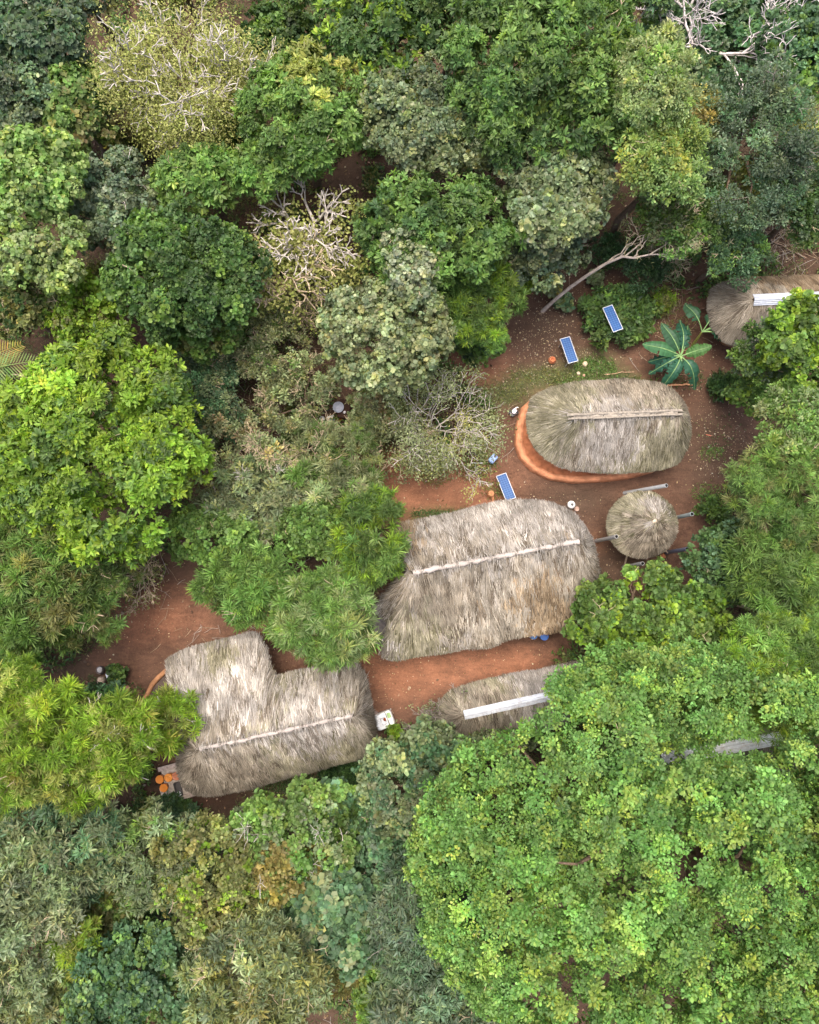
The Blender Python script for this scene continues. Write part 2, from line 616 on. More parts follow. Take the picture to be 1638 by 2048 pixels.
def grow(mb, p, d, L, r, depth, rng, col, tips, up=0.1, spread=0.75, nmin=2, nmax=4, wob=0.13, rmin=.012):
    n = 4
    pts = [p]
    dd = nrm(d)
    for k in range(n):
        dd = nrm(dd + rng.normal(0, wob, 3) + np.array([0, 0, up * .25]))
        pts.append(pts[-1] + dd * L / n)
    tube(mb, pts, np.linspace(r, r * .62, n + 1), 5 if depth > 1 else 4, col, cap=False)
    if depth == 0:
        tips.append((pts[-1], dd))
        return
    m = rng.integers(nmin, nmax + 1)
    e1, e2 = perp(dd)
    a0 = rng.random() * 6.28
    for q in range(m):
        a = a0 + q * 2 * PI / m + rng.normal(0, .35)
        sp = spread * rng.uniform(.55, 1.2)
        nd = nrm(dd * math.cos(sp) + (e1 * math.cos(a) + e2 * math.sin(a)) * math.sin(sp) + np.array([0, 0, up]))
        k = -1 if q < 2 else rng.integers(2, n + 1)
        grow(mb, pts[k], nd, L * rng.uniform(.6, .88), max(r * rng.uniform(.5, .68), rmin), depth - 1, rng, col, tips, up, spread, nmin, nmax, wob, rmin)


BARK = dict(grey=(.22, .19, .16), pale=(.42, .38, .33), brown=(.12, .085, .06), white=(.5, .45, .42), tan=(.40, .315, .21))


def tree(name, label, cat, px, py, rx, ry, h, st, pal, pal2=None, f2=.25, bark='brown', twigs=0, twigc='tan', seed=None, group=None, flat=.55, kids=10, gaps=(), **kw):
    rng = np.random.default_rng(seed if seed is not None else int(px * 7 + py * 13))
    R0 = (rx + ry) / 2
    z = max(h - .55 * R0 * mpp(h * .8), h * .5)
    s = mpp(z)
    R = np.array([rx * s, ry * s, 0])
    R[2] = min(flat * (R[0] + R[1]) / 2, h * .45)
    R *= np.array([1.02, 1.02, 1])
    C = P(px, py, h - R[2] * .85)
    C[2] = h - R[2]
    base = np.array([C[0], C[1], -.05])
    root = thing(name, label, cat, base, 0, group)
    patch = kw.pop('patch', None)
    if patch is not None:
        patch = (P(patch[0], patch[1], h - R[2] * .5), patch[2] * s, PAL[patch[3]])
    cm, tm = MB(), MB()
    gl = [(P(gx, gy, 0), P(gx, gy, 12), gr * s) for gx, gy, gr in gaps]
    B, rbs = foliage(cm, C, R, st, PAL[pal], rng, PAL[pal2] if pal2 else None, f2, patch=patch, gaps=gl, **kw)
    obj('crown', cm, M_LEAF, root, off=base)
    bc = BARK[bark]
    rt = .05 * R0 * s + .05
    fork = np.array([C[0] + rng.normal(0, .2), C[1] + rng.normal(0, .2), max(C[2] - R[2] * .5, h * .25)])
    tube(tm, branch_path(base, fork, rng, 5, .02), np.linspace(rt * 1.3, rt, 5), 8, bc)
    ids = rng.permutation(len(B))[:kids]
    for i in ids:
        mid = fork + (B[i] - fork) * .5 + rng.normal(0, .15, 3)
        p = np.concatenate([branch_path(fork, mid, rng, 4, .06)[:-1], branch_path(mid, B[i] + np.array([0, 0, rbs[i] * .4]), rng, 4, .08)])
        tube(tm, p, np.linspace(rt * .55, .02, len(p)), 6, bc, cap=False)
    if not twigs and h > 4 and R0 > 60:
        twigs = rng.integers(0, 7)
    for _ in range(int(twigs * 1.6)):                      # pale dry twigs showing through the leaves
        i = ids[rng.integers(0, len(ids))]
        o = B[i] + np.array([0, 0, rbs[i] * .35])
        dv = nrm(rng.normal(0, 1, 3) + nrm(B[i] - C) * .8 + np.array([0, 0, .5]))
        tp = []
        grow(tm, o, dv, rbs[i] * rng.uniform(.5, 1.1), .022, 1, rng, BARK[twigc], tp, .1, .6, 2, 3, .16, .012)
    obj('trunk', tm, M_BARK, root, off=base, smooth=True)
    return root


def bare_tree(name, label, cat, px, py, r, h, pal, st='clump', bark='pale', leaf=.5, seed=0, depth=4, start=None, lean=(0, 0), spread=.62, nlimb=6, leafn=9, rb=.42, group=None, pal2=None, rk=1.0, rmin=.016, below=.25):
    """open crown of visible pale limbs with leaf sprays only at the tips"""
    rng = np.random.default_rng(seed)
    C = P(px, py, h * .8)
    base = np.array([C[0] - lean[0], C[1] - lean[1], -.05])
    root = thing(name, label, cat, base, 0, group)
    tm, cm = MB(), MB()
    R = r * mpp(h * .75)
    fork = np.array([C[0], C[1], h * .42])
    tube(tm, branch_path(base, fork, rng, 5, .03), np.linspace(.19, .14, 5) * rk, 8, BARK[bark])
    tips = []
    for k in range(nlimb):
        a = k * 2 * PI / nlimb + rng.normal(0, .25)
        el = rng.uniform(.35, 1.0)
        d = np.array([math.cos(a) * math.cos(el), math.sin(a) * math.cos(el), math.sin(el)])
        grow(tm, fork, d, R * .43 * rng.uniform(.85, 1.15), .12 * rk, depth, rng, BARK[bark], tips, .06, spread, 2, 3, .16, rmin)
    obj('trunk', tm, M_BARK, root, off=base, smooth=True)
    tips = [t for t in tips if rng.random() < leaf]
    if tips:
        S = STY[st]
        T = np.array([t[0] for t in tips])
        N = len(T) * leafn
        i = np.repeat(np.arange(len(T)), leafn)
        cen = T[i] + rng.normal(0, rb * .45, (N, 3)) * np.array([1, 1, .6]) - np.array([0, 0, below])
        dv = nrm(rng.normal(0, 1, (N, 3)) + np.array([0, 0, .2]))
        e1, _ = perp(dv)
        nn = nrm(np.array([0, 0, 1.]) - dv * dv[:, 2:3] + rng.normal(0, .3, (N, 3)))
        p = np.tile(PAL[pal], (len(T), 1)) * np.exp(rng.normal(0, .2, (len(T), 1)))
        if pal2:
            q = rng.random(len(T)) < .35
            p[q] = np.asarray(PAL[pal2]) * np.exp(rng.normal(0, .2, (q.sum(), 1)))
        cols = np.clip(p[i] * np.exp(rng.normal(0, .2, (N, 1))), .004, .5)
        leaves(cm, cen, dv, nn, S['L'] * rng.uniform(.7, 1.2, N), S['W'] * rng.uniform(.7, 1.2, N), cols, w1=S['w1'], w2=S['w2'])
        obj('crown', cm, M_LEAF, root, off=base)
    return root


# ------------------------------------------------------------------ thatched huts
STRAW = dict(grey=((.37, .325, .255), (.48, .43, .35), (.18, .145, .105)), light=((.445, .405, .35), (.55, .51, .45), (.24, .205, .165)),
             green=((.31, .285, .19), (.40, .365, .265), (.17, .155, .09)), brown=((.345, .255, .16), (.45, .35, .23), (.17, .115, .07)),
             dun=((.31, .265, .20), (.40, .35, .27), (.155, .125, .09)))


def densify(pts, step):
    out = []
    n = len(pts)
    for i in range(n):
        a, b = pts[i], pts[(i + 1) % n]
        m = max(1, int(np.linalg.norm(b - a) / step))
        for k in range(m):
            out.append(a + (b - a) * k / m)
    return np.array(out)


def roof_mesh(outline, A, B, seed, zone, ntuft, tl=(.38, 1.0), tw=(.015, .034), per=14, sag=.12, ragged=.26, coarse=None):
    """thatch: a straw bed from ridge A-B to the eave outline, covered with combed tufts of straw"""
    rng = np.random.default_rng(seed)
    E = densify(outline, .18)
    AB = B - A
    t = np.clip(((E - A) @ AB) / (AB @ AB), 0, 1)
    t2 = np.clip(((E - A)[:, :2] @ AB[:2]) / (AB[:2] @ AB[:2]), 0.0, 1.0)
    Rg = A + AB * t2[:, None]
    n = len(E)
    vs = np.linspace(0, 1, 8)

    def surf(ei, ri, v):
        v = np.asarray(v)[..., None]
        p = ri + (ei - ri) * v
        L = np.linalg.norm(ei - ri, axis=-1, keepdims=True)
        p = p + np.array([0, 0, 1.]) * (sag * np.sin(PI * v) * np.minimum(L, 3.0) * .35)
        return p

    bed = MB()
    V = np.concatenate([surf(E, Rg, np.full(n, v)) for v in vs] + [E * 1 - np.array([0, 0, .18])])
    k = len(vs) + 1
    i = np.arange(k - 1)[:, None] * n
    j = np.arange(n)[None, :]
    F = np.stack([i + j, i + (j + 1) % n, i + n + (j + 1) % n, i + n + j], -1).reshape(-1, 4)
    bed.add(V, F, np.array(STRAW['dun'][2]) * .8)
    th = MB()
    seglen = np.linalg.norm(np.roll(E, -1, 0) - E, axis=1)
    pr = seglen * (np.linalg.norm(E - Rg, axis=1) + .2)
    pr /= pr.sum()
    par = np.linalg.norm(np.roll(Rg, -1, 0) - Rg, axis=1) / np.maximum(seglen, 1e-6)
    ei = rng.choice(n, ntuft, p=pr)
    fr = rng.random(ntuft)[:, None]
    e = E[ei] * (1 - fr) + E[(ei + 1) % n] * fr
    r = Rg[ei] * (1 - fr) + Rg[(ei + 1) % n] * fr
    v = rng.random(ntuft) ** np.where(par[ei] > .4, 1.0, .62)
    # extra tufts along the eave so that the edge is ragged
    ne = ntuft // 8
    v[:ne] = rng.uniform(.86, 1.0, ne)
    Ls = np.linalg.norm(e - r, axis=1)
    nco = np.maximum(np.round(Ls / .62), 2)
    lay = rng.random(ntuft) < .6
    wav = .25 * np.sin(ei * .37 + seed) + .2 * np.sin(ei * .11)
    v = np.where(lay, np.clip((np.floor(v * nco + wav) - wav + .38 * rng.random(ntuft)) / nco, 0, 1), v)
    slope = nrm(e - r)
    p0 = surf(e, r, v)
    p1 = surf(e, r, np.minimum(v + .04, 1.04))
    d = nrm(p1 - p0 + slope * .02)
    side = nrm(np.cross(d, np.array([0, 0, 1.])))
    nor = np.cross(side, d)
    nor *= np.sign(nor[:, 2:3])
    a, b, c = zone(p0, v, rng)                # colours mid / pale / dark for each tuft
    w = rng.random((ntuft, 1))
    pat = vnoise(p0[:, 0], p0[:, 1], .9, seed) + .6 * vnoise(p0[:, 0], p0[:, 1], .35, seed + 1)
    tc = np.where(w < .20, c, np.where(w > .72, b, a)) * np.exp(rng.normal(0, .12, (ntuft, 1))) * (.62 + .48 * pat[:, None])
    lift = np.where(lay, rng.uniform(.03, .12, ntuft), rng.uniform(0, .08, ntuft))
    yaw = rng.normal(0, .13, ntuft)
    wmul = np.ones(ntuft) if coarse is None else coarse(p0, v)
    li = np.repeat(np.arange(ntuft), per)
    N = len(li)
    L = rng.uniform(*tl, N)
    ang = yaw[li] + rng.normal(0, .1, N)
    dd = nrm(d[li] * np.cos(ang)[:, None] + side[li] * np.sin(ang)[:, None])
    ss = nrm(np.cross(dd, nor[li]))
    vmax = np.linalg.norm(e - r, axis=1)
    over = rng.uniform(0, ragged, N)
    rem = (1 - v[li]) * vmax[li] + over
    st = p0[li] + side[li] * rng.normal(0, .07, (N, 1)) * wmul[li][:, None] + nor[li] * (lift[li] + rng.uniform(.005, .035, N))[:, None]
    back = np.maximum(L - rem, 0)
    st = st - dd * back[:, None] * .9
    W = rng.uniform(*tw, N) * wmul[li] * .5
    z = np.array([0, 0, 1.])
    q0 = st
    q1 = st + dd * (L * .55)[:, None] + nor[li] * (.012 + .02 * rng.random(N))[:, None]
    q2 = st + dd * L[:, None] + nor[li] * (lift[li] * rng.uniform(-.3, .7, N))[:, None] - z * (.01 + .05 * rng.random(N))[:, None]
    W = W[:, None]
    V = np.stack([q0 - ss * W * .6, q0 + ss * W * .6, q1 + ss * W, q1 - ss * W, q2 + ss * W * .45, q2 - ss * W * .45], 1).reshape(-1, 3)
    i = np.arange(N)[:, None] * 6
    F = np.concatenate([i + np.array([[0, 1, 2, 3]]), i + np.array([[3, 2, 4, 5]])])
    cols = np.clip(tc[li] * .53 * np.exp(rng.normal(0, .22, (N, 1))), .02, .7)
    th.add(V, F, np.concatenate([cols, cols]))
    return bed, th


def zone_of(base, patches=(), fade=.25):
    """straw colour by place: base kind, plus weathered / mossy patches given in photo pixels at height z"""
    pts = [(P(px, py, z)[:2], r * mpp(z), k) for px, py, z, r, k in patches]

    def f(p, v, rng):
        n = len(p)
        idx = np.array([STRAW[base]] * n)           # n,3,3
        for c, r, k in pts:
            dist = np.linalg.norm(p[:, :2] - c, axis=1) / r + rng.normal(0, fade, n)
            idx[dist < 1] = STRAW[k]
        return idx[:, 0], idx[:, 1], idx[:, 2]
    return f


def mud_wall(mb, outline, inset, z0, z1, col, step=.4):
    c = outline.mean(0)
    ring = densify(c + (outline - c) * inset, step)
    rs = []
    for k, z in enumerate(np.linspace(z0, z1, 4)):
        q = ring.copy()
        q[:, 2] = z
        rs.append(q)
    loft(mb, rs, col, closed_top=False, closed_bottom=False)


def ridge_roll(A, B, rad, seed, col, up=.12):
    """rough roll of straw tied along the ridge"""
    rng = np.random.default_rng(seed)
    mb = MB()
    n = 40
    t = np.linspace(0, 1, n)[:, None]
    pts = A + (B - A) * t + np.array([0, 0, up]) + rng.normal(0, .018, (n, 3))
    tube(mb, pts, rad * rng.uniform(.6, 1.25, n), 8, col)
    ax = nrm(B - A)
    sd_ = nrm(np.cross(ax, np.array([0, 0, 1.])))
    for _ in range(420):
        k = rng.random()
        p = A + (B - A) * k + np.array([0, 0, up + rad * .9])
        s = rng.choice([-1, 1])
        q = p + sd_ * s * rng.uniform(.12, .34) - np.array([0, 0, rng.uniform(.1, .25)]) + ax * rng.normal(0, .06)
        c = np.array(STRAW['light'][rng.integers(0, 3)]) * rng.uniform(.5, .75)
        tube(mb, [p, (p + q) / 2 + np.array([0, 0, .05]), q], [.014, .013, .008], 3, c, cap=False)
    return mb


def sheet_cap(A, B, half, drop, col, ridges=True):
    """folded corrugated sheet over the ridge"""
    mb = MB()
    ax = nrm(B - A)
    sd_ = nrm(np.cross(ax, np.array([0, 0, 1.])))
    us = np.linspace(-half, half, 29)
    prof = []
    for k, u in enumerate(us):
        prof.append((u, .17 - abs(u) / half * drop + (.022 if k % 4 < 2 else 0)))
    n = 30
    rows = []
    rng = np.random.default_rng(3)
    pan = np.repeat(rng.uniform(.78, 1.05, 10), 3)
    lane = 1 - .22 * (rng.random(len(us)) < .25)
    for k in range(n):
        p = A + (B - A) * k / (n - 1)
        seam = .012 * (k % 6 == 0) + rng.normal(0, .004)
        rows.append(np.array([p + sd_ * u + np.array([0, 0, z + seam]) for u, z in prof]))
    V = np.concatenate(rows + [r - np.array([0, 0, .015]) for r in rows])
    w = len(us)
    F = []
    cl = []
    for k in range(n - 1):
        for j in range(w - 1):
            a = k * w + j
            F.append([a, a + 1, a + w + 1, a + w])
            st_ = rng.random()
            cl.append(np.array(col) * (.9 + .1 * ((j // 4) % 2)) * pan[k] * lane[j] * (np.array([.8, .68, .56]) if st_ < .05 else 1.0))
            b2 = a + n * w
            F.append([b2, b2 + w, b2 + w + 1, b2 + 1])
            cl.append(np.array(col) * .6)
    mb.add(V, F, np.array(cl))
    return mb


def outl(pts, z):
    return np.array([P(p[0], p[1], p[2] if len(p) > 2 else z) for p in pts])


def hut(name, label, outline, z, ridge, zr, seed, zone, ntuft, wall=True, wallcol=(.27, .14, .075), inset=.8, **kw):
    O = outl(outline, z)
    if np.sum(O[:, 0] * np.roll(O[:, 1], -1) - np.roll(O[:, 0], -1) * O[:, 1]) < 0:
        O = O[::-1]
    A, B = P(*ridge[0], zr), P(*ridge[1], zr)
    c = O.mean(0)
    base = np.array([c[0], c[1], 0])
    root = thing(name, label, 'hut', base)
    bed, th = roof_mesh(O, A, B, seed, zone, ntuft, **kw)
    rf = obj('roof', bed, M_STRAWBED, root, off=base)
    obj('thatch', th, M_THATCH, rf, off=base)
    if wall:
        w = MB()
        mud_wall(w, O, inset, -.1, z + .25, wallcol)
        obj('wall', w, M_MUD, root, off=base)
    return root, base, A, B, rf


# oval hut on its orange clay plinth
OVAL = [(1058, 838), (1066, 800), (1100, 781), (1150, 769), (1200, 767), (1250, 763), (1310, 769), (1340, 783), (1362, 805), (1374, 835), (1375, 870), (1365, 900),
        (1350, 925), (1320, 934), (1290, 939), (1240, 940), (1190, 940), (1150, 936), (1120, 928), (1097, 914), (1075, 895), (1062, 868)]
root, base, A, B, rf = hut('oval_hut', 'oval thatched hut on a raised orange clay plinth beside the banana plant', OVAL, 2.0, ((1160, 834), (1352, 826)), 4.3, 11,
                           zone_of('grey', [(1080, 860, 2.5, 70, 'green'), (1130, 800, 2.5, 60, 'green'), (1260, 780, 2.5, 70, 'dun'), (1330, 800, 2.5, 60, 'dun'), (1250, 930, 2.2, 60, 'green'), (1330, 900, 2.2, 60, 'green'), (1220, 870, 3.4, 55, 'light')]), 10000, ragged=.10)
mb = MB()
rng = np.random.default_rng(5)
for k, (o, r) in enumerate(((-.09, .075), (.10, .065))):
    sd_ = nrm(np.cross(B - A, np.array([0, 0, 1.])))
    n = 16
    t = np.linspace(-.14, 1.05, n)[:, None]
    p = A + (B - A) * t + sd_ * o + np.array([0, 0, .17]) + rng.normal(0, .012, (n, 3))
    tube(mb, p, r * rng.uniform(.85, 1.1, n), 7, (.20, .175, .14))
obj('ridge_roll', ridge_roll(A + (A - B) * .08, B, .13, 23, (.235, .205, .165), .06), M_THATCH, rf, off=base)
obj('ridge_pole', mb, M_WOOD, rf, off=base, smooth=True)
PL = [(1104, 781), (1072, 790), (1046, 812), (1034, 848), (1032, 888), (1041, 914), (1064, 939), (1099, 957), (1150, 964), (1210, 961), (1260, 955), (1308, 943),
      (1340, 922), (1357, 890), (1358, 830), (1340, 795), (1250, 778), (1160, 776)]
Pl = densify(outl(PL, .45)[::-1], .3)
pc = Pl.mean(0)


def ring_in(R_, d, z):
    q = R_.copy()
    v = pc[:2] - q[:, :2]
    q[:, :2] += nrm(v) * d
    q[:, 2] = z
    return q


rng = np.random.default_rng(8)
wob = rng.normal(0, .025, len(Pl))
mb = MB()
rings = []
for d, z in ((-.05, -.1), (-.02, .25), (.04, .42), (.14, .48), (.26, .46), (.36, .38), (.42, .30), (.9, .28), (1.6, .28)):
    q = ring_in(Pl, d, z)
    q[:, 2] += wob * (z > 0)
    rings.append(q)
loft(mb, rings[:6], (.43, .19, .10), closed_top=False, closed_bottom=False)
loft(mb, rings[5:], (.38, .145, .07), closed_top=True, closed_bottom=False)
obj('clay_plinth', mb, M_MUD, root, off=base, smooth=True)

# long hut in the middle of the yard
LONG = [(790, 1056), (850, 1045), (900, 1036), (960, 1019), (1010, 1009), (1060, 1008), (1100, 1012), (1140, 1029), (1165, 1055), (1180, 1083), (1186, 1110),
        (1186, 1130), (1192, 1150), (1182, 1185), (1158, 1225), (1140, 1246), (1100, 1256), (1050, 1263), (1005, 1270), (975, 1287), (930, 1286), (890, 1297),
        (850, 1300), (800, 1307), (780, 1311), (787, 1275), (793, 1247), (775, 1236), (757, 1219), (775, 1195), (798, 1165), (806, 1110)]


def coarse_long(p, v):
    c = P(1000, 1240, 2.6)
    low = p[:, 1] < (c[1] + (p[:, 0] - c[0]) * .18 + .9)
    return np.where(low, 2.1, 1.0)


root, base, A, B, rf = hut('long_hut', 'largest thatched hut, long pale roof with straw ridge roll and shaggy lower edge', LONG, 2.2, ((826, 1146), (1157, 1083)), 5.0, 12,
                           zone_of('light', [(960, 1190, 3.4, 80, 'grey'), (1060, 1180, 3.4, 90, 'grey'), (860, 1200, 3.2, 80, 'dun'), (1140, 1210, 2.6, 75, 'brown'), (1080, 1230, 2.6, 70, 'brown'),
                                             (1000, 1250, 2.6, 60, 'grey'), (830, 1280, 2.4, 60, 'green'), (800, 1080, 2.6, 40, 'brown'), (1150, 1140, 3.3, 50, 'grey')], .35), 19000, ragged=.32, coarse=coarse_long)
obj('ridge_roll', ridge_roll(A, B, .12, 21, (.29, .255, .225)), M_THATCH, rf, off=base)
mb = MB()
q = [P(742, 1232, .9), P(765, 1238, 1.6), P(792, 1250, 2.1), P(790, 1275, 1.9), P(778, 1300, 1.2), P(752, 1290, .8), P(735, 1275, .7)]
mb.face(q, (.17, .15, .135))
mb.face([v - np.array([0, 0, .03]) for v in q][::-1], (.10, .09, .08))
obj('awning', mb, M_MUD, root, off=base)

# stepped hut
STEP = [(340, 1324, 1.7), (375, 1305, 1.7), (410, 1296, 1.7), (440, 1289, 1.7), (480, 1279, 1.7), (508, 1272, 1.7), (520, 1292, 1.9), (530, 1330, 2.2), (545, 1362, 2.5), (549, 1392, 3.0),
        (552, 1360, 2.2), (600, 1348), (640, 1339), (690, 1331), (712, 1333), (722, 1350), (735, 1400), (743, 1440), (748, 1498), (720, 1510), (680, 1520), (640, 1532), (600, 1543),
        (540, 1558), (480, 1575), (420, 1585), (395, 1583), (372, 1570), (362, 1540), (359, 1500), (366, 1470), (386, 1440), (384, 1424, 2.3), (366, 1400, 2.0), (352, 1370, 1.8)]
root, base, A, B, rf = hut('stepped_hut', 'thatched hut with a side wing making a stepped roof outline, next to the orange buckets', STEP, 2.1, ((402, 1497), (706, 1430)), 4.6, 13,
                           zone_of('grey', [(450, 1350, 2.4, 110, 'light'), (590, 1380, 2.8, 40, 'green'), (660, 1530, 2.4, 90, 'green'), (560, 1545, 2.4, 70, 'green'), (480, 1545, 2.6, 80, 'dun'), (390, 1530, 2.6, 60, 'dun'),
                                            (690, 1490, 2.8, 40, 'green'), (620, 1430, 3.6, 60, 'light'), (440, 1330, 2.2, 30, 'green')], .35), 16000, inset=.78)
obj('ridge_roll', ridge_roll(A, B, .10, 22, (.28, .245, .215)), M_THATCH, rf, off=base)

# huts with white sheet ridge caps
WCAP = (.42, .445, .48)
R1 = [(882, 1412), (905, 1388), (950, 1372), (1010, 1358), (1080, 1347), (1160, 1330), (1170, 1400), (1130, 1440), (1060, 1462), (990, 1475), (930, 1478), (890, 1458), (878, 1435)]
root, base, A, B, rf = hut('small_hut', 'small thatched hut with a white metal ridge cap half hidden by the broad tree', R1, 1.9, ((928, 1430), (1150, 1380)), 3.5, 14,
                           zone_of('grey', [(900, 1420, 2.2, 45, 'green'), (1050, 1370, 2.2, 60, 'light'), (980, 1390, 2.4, 40, 'green'), (960, 1460, 2.2, 70, 'dun')]), 5200)
obj('ridge_cap', sheet_cap(A, B, .22, .15, WCAP), M_METAL, rf, off=base)
R2 = [(1424, 610), (1430, 580), (1470, 563), (1540, 560), (1640, 556), (1740, 552), (1760, 610), (1740, 665), (1640, 680), (1560, 688), (1500, 690), (1455, 678), (1430, 645)]
root, base, A, B, rf = hut('capped_hut', 'thatched hut with pale metal ridge cap beside the young banana, cut off by the edge', R2, 2.0, ((1506, 600), (1750, 590)), 3.8, 15,
                           zone_of('brown', [(1450, 610, 2.4, 60, 'grey'), (1470, 660, 2.2, 60, 'dun'), (1540, 640, 2.6, 50, 'grey')]), 7000)
obj('ridge_cap', sheet_cap(A, B, .29, .18, (.36, .39, .44)), M_METAL, rf, off=base)
R3 = [(1300, 1520), (1310, 1470), (1400, 1445), (1500, 1425), (1580, 1420), (1600, 1480), (1580, 1540), (1480, 1570), (1380, 1580), (1310, 1570)]
root, base, A, B, rf = hut('hidden_hut', 'thatched hut under the broad tree, only its white ridge cap showing through leaves', R3, 3.4, ((1322, 1518), (1562, 1475)), 5.4, 16, zone_of('dun'), 3500)
obj('ridge_cap', sheet_cap(A, B, .29, .12, (.78, .8, .84)), M_METAL, rf, off=base)

# round hut
rc = P(1284, 1050, 1.9)
rr = 66 * mpp(1.9)
RO = [tuple(np.array([1284 + 66 * math.cos(a) * 1.0, 1050 + 63 * math.sin(a)])) for a in np.arange(28) * 2 * PI / 28]
root, base, A, B, rf = hut('round_hut', 'small round hut with a conical thatched roof among grey pipe posts', RO, 1.9, ((1306, 1043), (1312, 1041)), 3.5, 17,
                           zone_of('green', [(1310, 1020, 2.9, 22, 'light'), (1300, 1080, 2.6, 45, 'dun'), (1330, 1080, 2.4, 30, 'dun')]), 2600, ragged=.08, tl=(.3, .6), inset=.72)
mb = MB()
tp = (A + B) / 2
rng = np.random.default_rng(4)
for k in range(70):
    a = rng.random() * 6.28
    l = rng.uniform(.15, .4)
    e = tp + np.array([math.cos(a) * l, math.sin(a) * l, -.35 * l / .4 + .1])
    tube(mb, [tp + np.array([0, 0, .12]), (tp + e) / 2 + np.array([0, 0, .06]), e], [.02, .02, .012], 4, np.array((.52, .43, .32)) * rng.uniform(.75, 1.1), cap=False)
obj('thatch_knot', mb, M_THATCH, rf, off=base)

# ------------------------------------------------------------------ grey pipe posts round the round hut
posts = [((1250, 986), (1333, 971), 3.0, 'grey pipe post standing behind the round hut, facing the oval hut', (.27, .28, .28), 0),
         ((1340, 1038), (1384, 1028), 2.9, 'grey green pipe post beside the round hut, nearest the dark bush', (.25, .30, .29), 0),
         ((1192, 1082), (1233, 1073), 2.8, 'grey pipe post between the long hut and the round hut', (.26, .26, .25), 0),
         ((1333, 1105), (1374, 1098), 2.9, 'dark pipe post with a bluish tint beside the round hut, braced by a short stick', (.09, .10, .14), 1),
         ((1247, 1134), (1285, 1127), 2.6, 'grey pipe post with a pale wooden brace in front of the bright shrub', (.22, .22, .21), 2)]
for (b0, t0, hh, lab, col, br) in posts:
    p0, p1 = P(*b0, 0), P(*t0, hh)
    base = np.array([p0[0], p0[1], 0])
    root = thing('pipe_post', lab, 'post', base, 0, 'pipe posts round the round hut')
    mb = MB()
    ax = nrm(p1 - p0)
    e1, e2 = perp(ax)
    p0 = p0 - ax * .15
    th = np.arange(14) * 2 * PI / 14
    ringf = lambda c, r: c + r * (np.cos(th)[:, None] * e1 + np.sin(th)[:, None] * e2)
    loft(mb, [ringf(p0, .1), ringf(p1, .1)], col, False, True)
    loft(mb, [ringf(p1, .1), ringf(p1, .082)], col, False, False)
    loft(mb, [ringf(p1, .082), ringf(p1 - ax * .5, .078)], (.012, .012, .012), False, False)  # shade inside the pipe is painted: bore and its floor coloured near-black
    mb.add(ringf(p1 - ax * .5, .078), [list(range(14))], (.02, .02, .02))
    obj('pipe', mb, M_METAL, root, off=base, smooth=False)
    if br:
        mb = MB()
        if br == 1:
            a, c = P(1336, 1106, .35), P(1322, 1094, 1.5)
        else:
            a, c = P(1248, 1134, .25), P(1255, 1108, 1.6)
        tube(mb, [a, (a + c) / 2, c], [.045, .05, .045], 6, (.42, .33, .24))
        obj('brace', mb, M_WOOD, root, off=base)

# ------------------------------------------------------------------ solar panels
panels = [((1225.5, 637), (19.2, 52), 1.7, 'solar panel standing in the leafy green bush'),
          ((1138, 700), (15.5, 53.6), .8, 'solar panel on bare soil beside the terracotta pot'),
          ((1012, 974), (19.6, 53.5), .8, 'solar panel between the blue jerrycan and the long hut')]


def make_panel(lab):
    root = thing('solar_panel', lab, 'solar panel', group='small solar panels in the yard')
    w, l, z = .575, 1.46, 0.0
    fr = MB()
    t = .032
    for sx, sy, ww, ll in ((0, (l - t) / 2, w, t), (0, -(l - t) / 2, w, t), ((w - t) / 2, 0, t, l - 2 * t - .002), (-(w - t) / 2, 0, t, l - 2 * t - .002)):
        rbox(fr, ww, ll, -.02, .02, .004, .003, (sx, sy), (.40, .41, .42))
    rbox(fr, w - .03, l - .03, -.017, -.006, .003, .002, (0, 0), (.6, .6, .6))
    obj('frame', fr, M_METAL, root)
    c = MB()
    rbox(c, w - 2 * t - .004, l - 2 * t - .004, -.004, .009, .003, .002, (0, 0), (.02, .09, .28))
    obj('cell_sheet', c, M_CELL, root)
    return root


for i, (c, ax, z, lab) in enumerate(panels):
    r_ = make_panel(lab)
    r_.location = P(*c, z)
    a = math.atan2(-ax[1], ax[0])
    r_.rotation_euler = (math.radians(-5), math.radians(3), a + PI / 2)
    for sx in (-1, 1):
        for sy in (-1, 1):
            lg = MB()
            tube(lg, [(sx * .2, sy * .58, -z - .05), (sx * .2, sy * .58, -.018)], [.02, .02], 6, (.35, .35, .34))
            obj('leg', lg, M_METAL, r_)


